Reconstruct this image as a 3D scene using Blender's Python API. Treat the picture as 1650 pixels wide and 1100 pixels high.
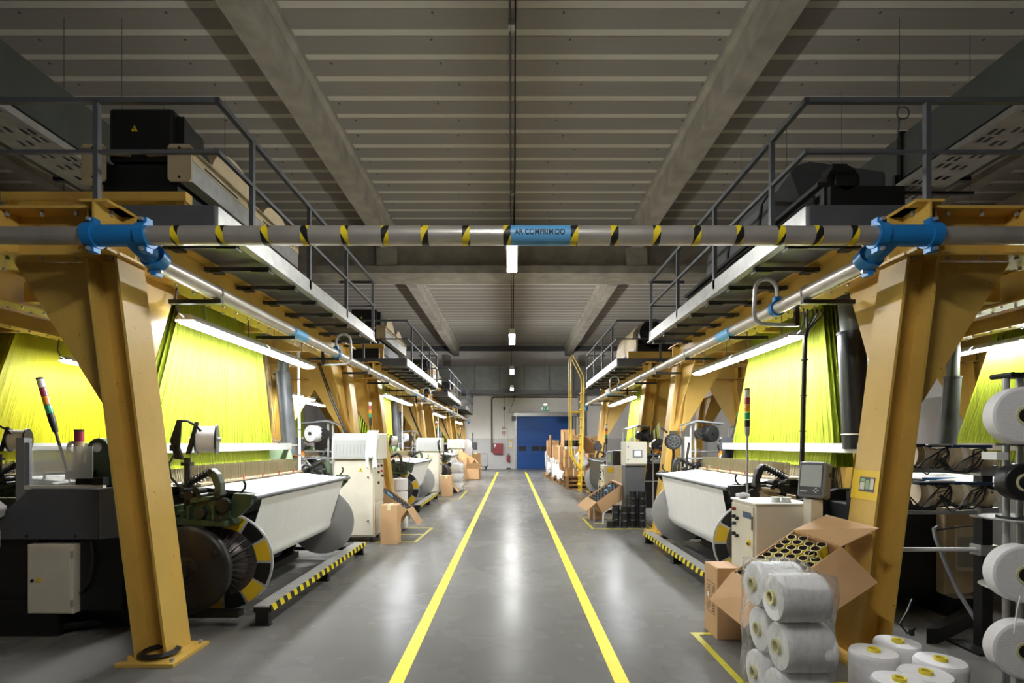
import bpy, math, random
from mathutils import Vector, Matrix

R = random.Random(7)
for _o in list(bpy.data.objects):
    bpy.data.objects.remove(_o)
sc = bpy.context.scene
COL = sc.collection
PI = math.pi

# ------------------------------------------------------------------ camera, world, exposure
F, CX, HY, CH = 850.0, 825.0, 713.0, 1.6          # focal length and principal point in photo pixels, camera height


def at(px, py, Y):
    """point of the place seen at photo pixel (px, py) when it stands Y metres ahead"""
    return Vector(((px - CX) * Y / F, Y, CH - (py - HY) * Y / F))


cam_d = bpy.data.cameras.new('camera')
cam = bpy.data.objects.new('camera', cam_d)
COL.objects.link(cam)
cam.location = (0, 0, CH)
cam.rotation_euler = (PI / 2, 0, 0)
cam_d.sensor_fit = 'HORIZONTAL'
cam_d.sensor_width = 36
cam_d.lens = 36 * F / 1650
cam_d.shift_y = (HY - 550) / 1650
cam_d.clip_start = 0.05
sc.camera = cam
sc.view_settings.view_transform = 'Standard'
sc.view_settings.look = 'None'
sc.view_settings.gamma = 1
sc.view_settings.use_curve_mapping = False
sc.view_settings.exposure = 0.4
sc.cycles.use_denoising = True
sc.cycles.max_bounces = 6
sc.cycles.diffuse_bounces = 4
sc.cycles.glossy_bounces = 3
sc.cycles.transparent_max_bounces = 10
sc.cycles.caustics_reflective = False
sc.cycles.caustics_refractive = False
sc.cycles.sample_clamp_indirect = 4
W = bpy.data.worlds.new('world')
sc.world = W
W.use_nodes = True
W.node_tree.nodes['Background'].inputs[0].default_value = (0.9, 0.95, 1, 1)
W.node_tree.nodes['Background'].inputs[1].default_value = 0.05
LAMP_LOOM = 108.0      # emission of the tubes under the gantries
LAMP_AISLE = 110.0
LAMP_FAR = 420.0       # far aisle tubes, emission raised to brighten the end wall     # emission of the tubes over the aisle


# ------------------------------------------------------------------ materials
def lin(h):
    c = [int(h[i:i + 2], 16) / 255 for i in (0, 2, 4)]
    return [x / 12.92 if x <= 0.04045 else ((x + 0.055) / 1.055) ** 2.4 for x in c] + [1]


def mat(name, col, rough=0.5, metal=0.0, var=0.12, scale=6.0, bump=0.0, bscale=60.0, stretch=None, emit=0, alpha=1, trans=0, dirt=None):
    m = bpy.data.materials.new(name)
    m.use_nodes = True
    nt = m.node_tree
    b = nt.nodes['Principled BSDF']
    c = lin(col)
    b.inputs['Base Color'].default_value = c
    b.inputs['Roughness'].default_value = rough
    b.inputs['Metallic'].default_value = metal
    if emit:
        b.inputs['Emission Color'].default_value = c
        b.inputs['Emission Strength'].default_value = emit
        return m
    tc = nt.nodes.new('ShaderNodeTexCoord')
    src = tc.outputs['Object']
    if stretch:
        mp = nt.nodes.new('ShaderNodeMapping')
        mp.inputs['Scale'].default_value = stretch
        nt.links.new(src, mp.inputs[0])
        src = mp.outputs[0]
    if var:
        n = nt.nodes.new('ShaderNodeTexNoise')
        n.inputs['Scale'].default_value = scale
        n.inputs['Detail'].default_value = 5
        nt.links.new(src, n.inputs['Vector'])
        r = nt.nodes.new('ShaderNodeValToRGB')
        r.color_ramp.elements[0].position = 0.3
        r.color_ramp.elements[1].position = 0.72
        r.color_ramp.elements[0].color = [x * (1 - var) for x in c[:3]] + [1]
        r.color_ramp.elements[1].color = [min(1, x * (1 + var)) for x in c[:3]] + [1]
        nt.links.new(n.outputs['Fac'], r.inputs[0])
        out = r.outputs[0]
        if dirt:
            n2 = nt.nodes.new('ShaderNodeTexNoise')
            n2.inputs['Scale'].default_value = 38
            n2.inputs['Detail'].default_value = 3
            nt.links.new(src, n2.inputs['Vector'])
            r2 = nt.nodes.new('ShaderNodeValToRGB')
            r2.color_ramp.elements[0].position = 0.69
            r2.color_ramp.elements[1].position = 0.74
            nt.links.new(n2.outputs['Fac'], r2.inputs[0])
            mx = nt.nodes.new('ShaderNodeMixRGB')
            mx.inputs[2].default_value = lin(dirt)
            nt.links.new(r2.outputs[0], mx.inputs[0])
            nt.links.new(out, mx.inputs[1])
            out = mx.outputs[0]
        nt.links.new(out, b.inputs['Base Color'])
    if bump:
        n3 = nt.nodes.new('ShaderNodeTexNoise')
        n3.inputs['Scale'].default_value = bscale
        n3.inputs['Detail'].default_value = 3
        nt.links.new(src, n3.inputs['Vector'])
        bp = nt.nodes.new('ShaderNodeBump')
        bp.inputs['Strength'].default_value = bump
        bp.inputs['Distance'].default_value = 0.01
        nt.links.new(n3.outputs['Fac'], bp.inputs['Height'])
        nt.links.new(bp.outputs[0], b.inputs['Normal'])
    if alpha < 1:
        b.inputs['Alpha'].default_value = alpha
    if trans:
        b.inputs['Transmission Weight'].default_value = trans
    return m


def translucent(name, col, var=0.1, mixf=0.4, stretch=(1, 30, 1)):
    m = mat(name, col, 0.6, 0, var, 2.0, stretch=stretch)
    nt = m.node_tree
    b = nt.nodes['Principled BSDF']
    t = nt.nodes.new('ShaderNodeBsdfTranslucent')
    src = b.inputs['Base Color'].links[0].from_socket
    nt.links.new(src, t.inputs[0])
    mx = nt.nodes.new('ShaderNodeMixShader')
    mx.inputs[0].default_value = mixf
    nt.links.new(b.outputs[0], mx.inputs[1])
    nt.links.new(t.outputs[0], mx.inputs[2])
    nt.links.new(mx.outputs[0], nt.nodes['Material Output'].inputs[0])
    return m


def stripes(name, c1, c2, vec, period, rough=0.5):
    """flat printed warning stripes: bands of two colours across the direction vec (object space)"""
    m = bpy.data.materials.new(name)
    m.use_nodes = True
    nt = m.node_tree
    b = nt.nodes['Principled BSDF']
    b.inputs['Roughness'].default_value = rough
    tc = nt.nodes.new('ShaderNodeTexCoord')
    d = nt.nodes.new('ShaderNodeVectorMath')
    d.operation = 'DOT_PRODUCT'
    d.inputs[1].default_value = [x / period for x in vec]
    nt.links.new(tc.outputs['Object'], d.inputs[0])
    fr = nt.nodes.new('ShaderNodeMath')
    fr.operation = 'FRACT'
    nt.links.new(d.outputs['Value'], fr.inputs[0])
    g = nt.nodes.new('ShaderNodeMath')
    g.operation = 'GREATER_THAN'
    g.inputs[1].default_value = 0.5
    nt.links.new(fr.outputs[0], g.inputs[0])
    mx = nt.nodes.new('ShaderNodeMixRGB')
    mx.inputs[1].default_value = lin(c1)
    mx.inputs[2].default_value = lin(c2)
    nt.links.new(g.outputs[0], mx.inputs[0])
    nt.links.new(mx.outputs[0], b.inputs['Base Color'])
    return m


def film(name):
    m = bpy.data.materials.new(name)
    m.use_nodes = True
    nt = m.node_tree
    nt.nodes.remove(nt.nodes['Principled BSDF'])
    out = nt.nodes['Material Output']
    tr = nt.nodes.new('ShaderNodeBsdfTransparent')
    gl = nt.nodes.new('ShaderNodeBsdfGlossy')
    gl.inputs['Roughness'].default_value = 0.12
    df = nt.nodes.new('ShaderNodeBsdfTranslucent')
    df.inputs[0].default_value = (0.95, 0.95, 0.95, 1)
    tc = nt.nodes.new('ShaderNodeTexCoord')
    mp = nt.nodes.new('ShaderNodeMapping')
    mp.inputs['Scale'].default_value = (5, 5, 2.5)
    mp.inputs['Rotation'].default_value = (0.4, 0.5, 0)
    nt.links.new(tc.outputs['Object'], mp.inputs[0])
    n = nt.nodes.new('ShaderNodeTexNoise')
    n.inputs['Scale'].default_value = 3
    n.inputs['Detail'].default_value = 4
    n.inputs['Distortion'].default_value = 1.5
    nt.links.new(mp.outputs[0], n.inputs['Vector'])
    bp = nt.nodes.new('ShaderNodeBump')
    bp.inputs['Strength'].default_value = 0.7
    bp.inputs['Distance'].default_value = 0.03
    nt.links.new(n.outputs['Fac'], bp.inputs['Height'])
    nt.links.new(bp.outputs[0], gl.inputs['Normal'])
    r = nt.nodes.new('ShaderNodeValToRGB')
    r.color_ramp.elements[0].position = 0.45
    r.color_ramp.elements[0].color = (0.02, 0.02, 0.02, 1)
    r.color_ramp.elements[1].position = 0.75
    r.color_ramp.elements[1].color = (0.28, 0.28, 0.28, 1)
    nt.links.new(n.outputs['Fac'], r.inputs[0])
    m1 = nt.nodes.new('ShaderNodeMixShader')
    nt.links.new(r.outputs[0], m1.inputs[0])
    nt.links.new(tr.outputs[0], m1.inputs[1])
    nt.links.new(df.outputs[0], m1.inputs[2])
    fz = nt.nodes.new('ShaderNodeFresnel')
    fz.inputs[0].default_value = 1.4
    nt.links.new(bp.outputs[0], fz.inputs['Normal'])
    m2 = nt.nodes.new('ShaderNodeMixShader')
    fm = nt.nodes.new('ShaderNodeMath')
    fm.operation = 'MULTIPLY'
    fm.inputs[1].default_value = 0.45
    nt.links.new(fz.outputs[0], fm.inputs[0])
    nt.links.new(fm.outputs[0], m2.inputs[0])
    nt.links.new(m1.outputs[0], m2.inputs[1])
    nt.links.new(gl.outputs[0], m2.inputs[2])
    nt.links.new(m2.outputs[0], out.inputs[0])
    return m


def floor_mat():
    m = mat('polished_concrete', '716F6B', 0.3, 0, 0.14, 0.8)
    nt = m.node_tree
    b = nt.nodes['Principled BSDF']
    tc = nt.nodes['Texture Coordinate']
    n = nt.nodes.new('ShaderNodeTexNoise')
    n.inputs['Scale'].default_value = 1.1
    n.inputs['Detail'].default_value = 3
    n.inputs['Roughness'].default_value = 0.65
    nt.links.new(tc.outputs['Object'], n.inputs['Vector'])
    r = nt.nodes.new('ShaderNodeMapRange')
    r.inputs['From Min'].default_value = 0.3
    r.inputs['From Max'].default_value = 0.7
    r.inputs['To Min'].default_value = 0.24
    r.inputs['To Max'].default_value = 0.3
    nt.links.new(n.outputs['Fac'], r.inputs[0])
    nt.links.new(r.outputs[0], b.inputs['Roughness'])
    b.inputs['Specular IOR Level'].default_value = 0.022
    return m


def wall_mat():
    """white paint above, grey dado paint below a line 1.86 m up"""
    m = mat('two_tone_wall_paint', 'E9E5E2', 0.6, 0, 0.04, 1.0)
    nt = m.node_tree
    b = nt.nodes['Principled BSDF']
    src = b.inputs['Base Color'].links[0].from_socket
    tc = nt.nodes['Texture Coordinate']
    sp = nt.nodes.new('ShaderNodeSeparateXYZ')
    nt.links.new(tc.outputs['Object'], sp.inputs[0])
    g = nt.nodes.new('ShaderNodeMath')
    g.operation = 'LESS_THAN'
    g.inputs[1].default_value = 1.86
    nt.links.new(sp.outputs[2], g.inputs[0])
    mx = nt.nodes.new('ShaderNodeMixRGB')
    mx.inputs[2].default_value = lin('C6C4C4')
    nt.links.new(g.outputs[0], mx.inputs[0])
    nt.links.new(src, mx.inputs[1])
    nt.links.new(mx.outputs[0], b.inputs['Base Color'])
    return m


def perforated(name, col, sx, sy):
    """sheet metal pierced by rows of round holes (dark dots)"""
    m = mat(name, col, 0.45, 0.25, 0.1, 4)
    nt = m.node_tree
    b = nt.nodes['Principled BSDF']
    src = b.inputs['Base Color'].links[0].from_socket
    tc = nt.nodes['Texture Coordinate']
    mp = nt.nodes.new('ShaderNodeMapping')
    mp.inputs['Scale'].default_value = (sx, sy, 0)
    nt.links.new(tc.outputs['Object'], mp.inputs[0])
    v = nt.nodes.new('ShaderNodeTexVoronoi')
    v.inputs['Scale'].default_value = 1
    v.inputs['Randomness'].default_value = 0
    nt.links.new(mp.outputs[0], v.inputs['Vector'])
    g = nt.nodes.new('ShaderNodeMath')
    g.operation = 'LESS_THAN'
    g.inputs[1].default_value = 0.3
    nt.links.new(v.outputs['Distance'], g.inputs[0])
    mx = nt.nodes.new('ShaderNodeMixRGB')
    mx.inputs[2].default_value = (0.01, 0.01, 0.01, 1)
    nt.links.new(g.outputs[0], mx.inputs[0])
    nt.links.new(src, mx.inputs[1])
    nt.links.new(mx.outputs[0], b.inputs['Base Color'])
    return m


M = dict(
    floor=floor_mat(), wall=wall_mat(),
    wallside=mat('pale_wall_panel', 'E0DCDA', 0.6, 0, 0.05, 1),
    ceil=mat('ceiling_rib_metal', 'CFCAC0', 0.6, 0, 0.04, 1),
    ceilp=mat('grey_ceiling_panel', '928D87', 0.6, 0, 0.06, 2, bump=0.15, bscale=8, stretch=(0.3, 40, 1)),
    concrete=mat('precast_concrete', '9C968C', 0.8, 0, 0.22, 2.5, bump=0.25, bscale=30),
    line=mat('yellow_floor_paint', 'F8E71F', 0.45, 0, 0.03, 8),
    tape=mat('worn_yellow_floor_tape', 'C9BE2C', 0.5, 0, 0.15, 12),
    yellow=mat('ochre_steel_paint', 'D5AE54', 0.38, 0, 0.08, 3, bump=0.05, bscale=90, dirt='A87826'),
    yellow2=mat('bright_yellow_paint', 'F0C92E', 0.4, 0, 0.05, 5),
    steel=mat('brushed_steel_pipe', 'C4BEB6', 0.34, 0.6, 0.12, 5, stretch=(1, 1, 1), bump=0.1, bscale=12),
    galv=mat('galvanised_steel', 'B4B4B2', 0.38, 0.6, 0.14, 9),
    duct=mat('galvanised_duct_sheet', '727672', 0.5, 0.5, 0.12, 3),
    ductd=mat('dark_duct_sheet', '4C504C', 0.5, 0.3, 0.12, 3),
    zinc=mat('stained_zinc_pipe', '5C5E60', 0.42, 0.2, 0.4, 7, stretch=(1, 1, .35), bump=0.2, bscale=15),
    rail=mat('grey_rail_paint', '5B5D62', 0.45, 0.2, 0.08, 8),
    dgrey=mat('dark_grey_sheet', '55565A', 0.5, 0.1, 0.08, 5),
    mgrey=mat('mid_grey_sheet', '7E8083', 0.45, 0.1, 0.06, 5),
    black=mat('black_paint', '121213', 0.45, 0, 0.2, 6),
    rubber=mat('black_rubber', '1A1A1B', 0.38, 0, 0.2, 10),
    iron=mat('oily_black_iron', '211E1C', 0.42, 0.2, 0.3, 9, bump=0.08, bscale=40),
    green=mat('dark_green_casting', '38472F', 0.4, 0, 0.2, 8),
    mint=mat('pale_green_paint', '9DB58D', 0.45, 0, 0.1, 8),
    cream=mat('cream_sheet_metal', 'D8D0BC', 0.42, 0, 0.05, 4),
    creamw=mat('light_cream_panel', 'DDD8C9', 0.45, 0, 0.04, 4),
    beige=mat('beige_casting', 'BBA988', 0.5, 0, 0.08, 6),
    vent=mat('grey_vent_panel', 'A3A39E', 0.5, 0, 0.06, 30, stretch=(60, 60, 1)),
    white=mat('white_plastic', 'E9E9E6', 0.4, 0, 0.03, 6),
    yarn=mat('white_yarn', 'ECEAEA', 0.75, 0, 0.04, 90, stretch=(0.3, 0.3, 3), bump=0.3, bscale=120),
    yarnx=mat('white_wound_yarn', 'F1F0F0', 0.75, 0, 0.03, 60, stretch=(4, 0.3, 0.3), bump=0.25, bscale=60),
    sheet=mat('white_warp_sheet', 'F0EEEA', 0.55, 0, 0.05, 3, stretch=(1, 14, 1), bump=0.05, bscale=60),
    alu=mat('spun_aluminium', 'BDBCBB', 0.4, 0.35, 0.1, 3),
    flange=mat('cast_beam_flange', '5E5856', 0.36, 0.6, 0.25, 7),
    core=mat('yarn_core_cream', 'D9D3A0', 0.6, 0, 0.06, 8),
    corey=mat('yellow_tube_paper', 'E5D33C', 0.55, 0, 0.06, 8),
    tubein=mat('brown_tube_paper', '57463B', 0.8, 0, 0.1, 10),
    card=mat('corrugated_cardboard', 'C29A6E', 0.75, 0, 0.06, 4, bump=0.06, bscale=40),
    cardd=mat('aged_cardboard', 'B98E5C', 0.75, 0, 0.08, 3, bump=0.06, bscale=40),
    wood=mat('pallet_wood', 'A98254', 0.8, 0, 0.2, 6, stretch=(1, 8, 8)),
    thread=translucent('neon_yellow_harness', 'C2CE3A', 0.3, 0.4),
    thread2=translucent('neon_yellow_harness_bright', 'E6E21C', 0.08, 0.45),
    heddle=mat('brass_drop_wires', '857A5C', 0.5, 0.2, 0.25, 3, stretch=(1, 60, 1)),
    blue=mat('blue_enamel_fitting', '1F7AC0', 0.35, 0.1, 0.08, 12),
    bluel=mat('blue_label_vinyl', '5FA5D6', 0.4, 0, 0.04, 5),
    blued=mat('blue_door_fabric', '054794', 0.5, 0, 0.08, 1.2),
    bluep=mat('bright_blue_panel', '2E8FE0', 0.45, 0, 0.05, 5),
    navy=mat('navy_plastic', '24344F', 0.4, 0, 0.1, 8),
    ink=mat('black_ink', '17191C', 0.6, 0, 0),
    red=mat('red_enamel', '8E2F38', 0.4, 0, 0.08, 5),
    redl=mat('red_lens', 'A23A52', 0.25, 0, 0.05, 5),
    redr=mat('red_clip', 'C2363B', 0.45, 0, 0.05, 5),
    amber=mat('amber_lens', 'E8901F', 0.25, 0, 0.05, 5),
    greenl=mat('green_lens', '1E9A68', 0.25, 0, 0.05, 5),
    clear=mat('clear_lens', 'E4E0D8', 0.2, 0, 0.05, 5),
    exitg=mat('exit_sign_green', '0D6B45', 0.5, 0, 0),
    screen=mat('lit_screen', 'DDE9F2', 0.3, emit=1.3),
    lcd=mat('grey_lcd', 'B9BDB9', 0.25, 0, 0.06, 5),
    glass=mat('clear_acrylic', 'F2F6F2', 0.15, 0, 0, alpha=0.38),
    lampl=mat('loom_tube_light', 'F6FAFF', 0.3, emit=LAMP_LOOM),
    lampa=mat('aisle_tube_light', 'FAFAF8', 0.3, emit=LAMP_AISLE), lampf=mat('far_aisle_tube_light', 'FAFAF8', 0.3, emit=LAMP_FAR),
    film=film('stretch_film'),
    plastic=mat('crumpled_white_plastic', 'E8E8EA', 0.35, 0, 0.08, 9, bump=0.6, bscale=14),
    lint=mat('white_lint', 'DAD8D8', 0.95, 0, 0.1, 20, bump=0.8, bscale=30),
    cloth=mat('white_cotton_cloth', 'F0F0EC', 0.8, 0, 0.04, 8, bump=0.3, bscale=20),
    deck=perforated('perforated_deck_sheet', '5F605F', 40, 40),
    grate=perforated('pierced_step_tread', 'CFCFCE', 55, 55),
    hazp=stripes('hazard_tape', 'E9CF1E', '111111', (1, 0, 0.55), 0.105),
    hazm=stripes('hazard_tape_reversed', 'E9CF1E', '111111', (1, 0, -0.55), 0.105),
    haze=stripes('hazard_edging', 'F0DA12', '141414', (0, 1, 0.6), 0.15),
    tire=mat('brown_core_board', '6B5A4A', 0.8, 0, 0.1, 8),
)
for _k in ('creel_white',):
    M[_k] = mat(_k, 'CBCAC4', 0.35, 0.2, 0.05, 5)

# ------------------------------------------------------------------ mesh helpers
ORI, CHILD = {}, {}


def link_child(o, parent):
    o.parent = parent
    CHILD.setdefault(parent.name, []).append(o)


class MB:
    """collects boxes, prisms, tubes and lathes; build() links them as ONE mesh object. T maps builder space to the place."""

    def __init__(s, T=None):
        s.v, s.f, s.mi, s.sm, s.T, s.cur = [], [], [], [], T, 0

    def add(s, vs, fs, smooth=False):
        n = len(s.v)
        s.v += [Vector(v) for v in vs]
        for f in fs:
            s.f.append([i + n for i in f])
            s.mi.append(s.cur)
            s.sm.append(smooth)
        return s

    def box(s, x0, x1, y0, y1, z0, z1, dx=0, dy=0):
        vs = [(x0, y0, z0), (x1, y0, z0), (x1, y1, z0), (x0, y1, z0), (x0 + dx, y0 + dy, z1), (x1 + dx, y0 + dy, z1), (x1 + dx, y1 + dy, z1), (x0 + dx, y1 + dy, z1)]
        return s.add(vs, [(0, 3, 2, 1), (4, 5, 6, 7), (0, 1, 5, 4), (1, 2, 6, 5), (2, 3, 7, 6), (3, 0, 4, 7)])

    def cbox(s, c, d, rot=None):
        c = Vector(c)
        m = rot if rot is not None else Matrix.Identity(3)
        vs = [c + m @ Vector((i * d[0] / 2, j * d[1] / 2, k * d[2] / 2)) for k in (-1, 1) for j in (-1, 1) for i in (-1, 1)]
        return s.add(vs, [(0, 2, 3, 1), (4, 5, 7, 6), (0, 1, 5, 4), (1, 3, 7, 5), (3, 2, 6, 7), (2, 0, 4, 6)])

    def hexa(s, p):
        """eight corners: four of the bottom face in order, four of the top in the same order"""
        return s.add(p, [(0, 3, 2, 1), (4, 5, 6, 7), (0, 1, 5, 4), (1, 2, 6, 5), (2, 3, 7, 6), (3, 0, 4, 7)])

    def slab(s, q, n, t):
        """plate on the quad q, thickened by t along n"""
        n = Vector(n).normalized() * t
        q = [Vector(x) for x in q]
        k = len(q)
        return s.add(q + [x + n for x in q], [tuple(range(k))[::-1], tuple(range(k, 2 * k))] + [(i, (i + 1) % k, k + (i + 1) % k, k + i) for i in range(k)])

    def prism(s, pts, axis, a0, a1, smooth=False):
        k = len(pts)

        def mk(p, a):
            return {'x': (a, p[0], p[1]), 'y': (p[0], a, p[1]), 'z': (p[0], p[1], a)}[axis]
        vs = [mk(p, a0) for p in pts] + [mk(p, a1) for p in pts]
        s.add(vs, [tuple(range(k))[::-1], tuple(range(k, 2 * k))])
        n = len(s.v) - 2 * k
        for i in range(k):
            s.f.append([n + i, n + (i + 1) % k, n + k + (i + 1) % k, n + k + i])
            s.mi.append(s.cur)
            s.sm.append(smooth)
        return s

    def cyl(s, p0, p1, r0, r1=None, n=14, caps=True):
        r1 = r0 if r1 is None else r1
        p0, p1 = Vector(p0), Vector(p1)
        d = (p1 - p0).normalized()
        a = d.orthogonal().normalized()
        b = d.cross(a)
        vs = []
        for p, r in ((p0, r0), (p1, r1)):
            for i in range(n):
                t = 2 * PI * i / n
                vs.append(p + (a * math.cos(t) + b * math.sin(t)) * r)
        s.add(vs, [(i, (i + 1) % n, n + (i + 1) % n, n + i) for i in range(n)], True)
        if caps:
            m = len(s.v) - 2 * n
            for f in (list(range(m, m + n))[::-1], list(range(m + n, m + 2 * n))):
                s.f.append(f)
                s.mi.append(s.cur)
                s.sm.append(False)
        return s

    def tube(s, path, r, n=8, caps=True):
        path = [Vector(p) for p in path]
        k = len(path)
        vs = []
        d = (path[1] - path[0]).normalized()
        a = d.orthogonal().normalized()
        for i, p in enumerate(path):
            if 0 < i < k - 1:
                d = ((path[i + 1] - p).normalized() + (p - path[i - 1]).normalized()).normalized()
            elif i == k - 1:
                d = (p - path[i - 1]).normalized()
            a = (a - d * a.dot(d)).normalized()
            b = d.cross(a)
            for j in range(n):
                t = 2 * PI * j / n
                vs.append(p + (a * math.cos(t) + b * math.sin(t)) * r)
        fs = [(i * n + j, i * n + (j + 1) % n, (i + 1) * n + (j + 1) % n, (i + 1) * n + j) for i in range(k - 1) for j in range(n)]
        s.add(vs, fs, True)
        if caps:
            m = len(s.v) - k * n
            for f in (list(range(m, m + n))[::-1], list(range(m + (k - 1) * n, m + k * n))):
                s.f.append(f)
                s.mi.append(s.cur)
                s.sm.append(False)
        return s

    def lathe(s, prof, c=(0, 0, 0), axis=(0, 0, 1), n=24, smooth=True, mats=None):
        """prof: (radius, height along axis) pairs; a closed solid when both ends have radius 0"""
        c, ax = Vector(c), Vector(axis).normalized()
        a = ax.orthogonal().normalized()
        if abs(ax.z) > 0.9:
            a = Vector((1, 0, 0))
        b = ax.cross(a)
        k = len(prof)
        vs = []
        for r, h in prof:
            for i in range(n):
                t = 2 * PI * i / n
                vs.append(c + ax * h + (a * math.cos(t) + b * math.sin(t)) * max(r, 1e-4))
        base = len(s.v)
        s.v += vs
        for i in range(k - 1):
            for j in range(n):
                s.f.append([base + i * n + j, base + i * n + (j + 1) % n, base + (i + 1) * n + (j + 1) % n, base + (i + 1) * n + j])
                s.mi.append(mats[i] if mats else s.cur)
                s.sm.append(smooth)
        return s

    def build(s, name, mats, parent=None, bev=0, label=None, kind=None, autosmooth=True):
        me = bpy.data.meshes.new(name)
        T = s.T
        vs = [Vector(T(v)) for v in s.v] if T else s.v
        flip = False
        if T:
            e = [Vector(T(Vector(x))) - Vector(T(Vector((0, 0, 0)))) for x in ((1, 0, 0), (0, 1, 0), (0, 0, 1))]
            flip = Matrix(e).determinant() < 0
        o0 = ORI.get(parent.name, Vector((0, 0, 0))) if parent else Vector((0, 0, 0))
        me.from_pydata([tuple(v - o0) for v in vs], [], [f[::-1] for f in s.f] if flip else s.f)
        ml = mats if isinstance(mats, (list, tuple)) else [mats]
        for m in ml:
            me.materials.append(M[m] if isinstance(m, str) else m)
        me.polygons.foreach_set('material_index', s.mi)
        me.polygons.foreach_set('use_smooth', s.sm)
        if autosmooth and any(s.sm):
            try:
                me.set_sharp_from_angle(angle=math.radians(40))
            except Exception:
                pass
        me.update()
        o = bpy.data.objects.new(name, me)
        COL.objects.link(o)
        if parent:
            link_child(o, parent)
            ORI[o.name] = o0
        if bev:
            md = o.modifiers.new('bevel', 'BEVEL')
            md.width = bev
            md.segments = 2
            md.limit_method = 'ANGLE'
            md.angle_limit = math.radians(40)
        if label:
            o['label'] = label
        if kind:
            o['kind'] = kind
        return o


def tag(o, label, cat, group=None):
    o['label'] = label
    o['category'] = cat
    if group:
        o['group'] = group
    return o


def thing(name, label, cat, loc, group=None):
    o = bpy.data.objects.new(name, None)
    COL.objects.link(o)
    o.empty_display_size = 0.1
    o.location = loc
    ORI[o.name] = Vector(loc)
    return tag(o, label, cat, group)


def copy_tree(o, parent=None, label=None, group=None, loc=None, rotz=None, swap=None):
    c = o.copy()
    COL.objects.link(c)
    if parent:
        link_child(c, parent)
    if label:
        c['label'] = label
    if group:
        c['group'] = group
    if loc is not None:
        c.location = loc
    if rotz is not None:
        c.rotation_euler = (0, 0, rotz)
    for ch in list(CHILD.get(o.name, [])):
        copy_tree(ch, c)
    return c


def left(v):          # builder space (distance from the aisle axis, along the aisle, up) on the left row
    return (-v[0], v[1], v[2])


def right(v):         # the same machine turned half round on the other side of the aisle
    return (v[0], 2 * 6.42 - v[1], v[2])


def right_m(v):       # mirrored across the aisle
    return (v[0], v[1], v[2])


def text(name, s, size, loc, rot, m, parent=None, align='CENTER', ext=0.001, off=0):
    cu = bpy.data.curves.new(name, 'FONT')
    cu.body = s
    cu.size = size
    cu.align_x = align
    cu.align_y = 'CENTER'
    cu.extrude = ext
    cu.offset = off
    cu.materials.append(M[m])
    o = bpy.data.objects.new(name, cu)
    COL.objects.link(o)
    o0 = ORI.get(parent.name, Vector((0, 0, 0))) if parent else Vector((0, 0, 0))
    o.location = Vector(loc) - o0
    o.rotation_euler = rot
    bpy.context.view_layer.update()
    me = bpy.data.meshes.new_from_object(o.evaluated_get(bpy.context.evaluated_depsgraph_get()))
    mw = o.matrix_basis.copy()
    bpy.data.objects.remove(o)
    me.transform(mw)
    me.materials.clear()
    me.materials.append(M[m])
    o = bpy.data.objects.new(name, me)
    COL.objects.link(o)
    if parent:
        link_child(o, parent)
        ORI[o.name] = o0
    return o


def arc(c, r, a0, a1, n, plane='xz', y=0):
    out = []
    for i in range(n + 1):
        t = a0 + (a1 - a0) * i / n
        p, q = c[0] + r * math.cos(t), c[1] + r * math.sin(t)
        out.append((p, y, q) if plane == 'xz' else (y, p, q))
    return out

# ------------------------------------------------------------------ the hall: floor, ceiling, walls
YB = 32.3                                            # end wall
XW = 12.0
floor = MB().box(-XW - .2, XW + .2, -6.2, YB + .3, -.2, 0).build('floor', 'floor', kind='structure')


def line(name, m, x0, y0, x1, y1, w, z=.0025):
    d = Vector((x1 - x0, y1 - y0, 0)).normalized()
    n = Vector((-d.y, d.x, 0)) * w / 2
    a, b = Vector((x0, y0, .0005)), Vector((x1, y1, .0005))
    return MB().slab([a - n, b - n, b + n, a + n], (0, 0, 1), z).build(name, m, floor)


line('lane_line', 'line', -.77, .5, -.775, 28.7, .098)
line('lane_line', 'line', .733, .5, .735, 28.7, .098)
for q in ((1.53, 4.4, 1.53, 3.45), (1.5, 4.42, 1.75, 4.42), (1.53, 3.5, 2.6, 3.5),
          (1.5, 11.2, 1.5, 9.75), (1.5, 9.78, 2.62, 9.78), (1.5, 11.2, 2.6, 11.2), (1.62, 10.45, 2.4, 10.45), (2.6, 9.78, 2.6, 11.2),
          (-1.5, 9.9, -1.56, 8.5), (-1.5, 9.9, -2.3, 9.9), (-1.56, 8.5, -2.2, 8.5), (-1.55, 9.2, -2.2, 9.2),
          (-1.5, 17.6, -1.5, 15.0), (-1.5, 15.0, -2.2, 15.0)):
    line('bay_line', 'tape', *q, .05)
for q in ((-.32, 10.75, 0, 10.35), (.32, 10.75, 0, 10.35)):
    line('direction_mark', mat('faded_yellow_paint', 'A5A07C', .4, 0, .1, 8) if 'faded_yellow_paint' not in bpy.data.materials else bpy.data.materials['faded_yellow_paint'], *q, .03)

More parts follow.
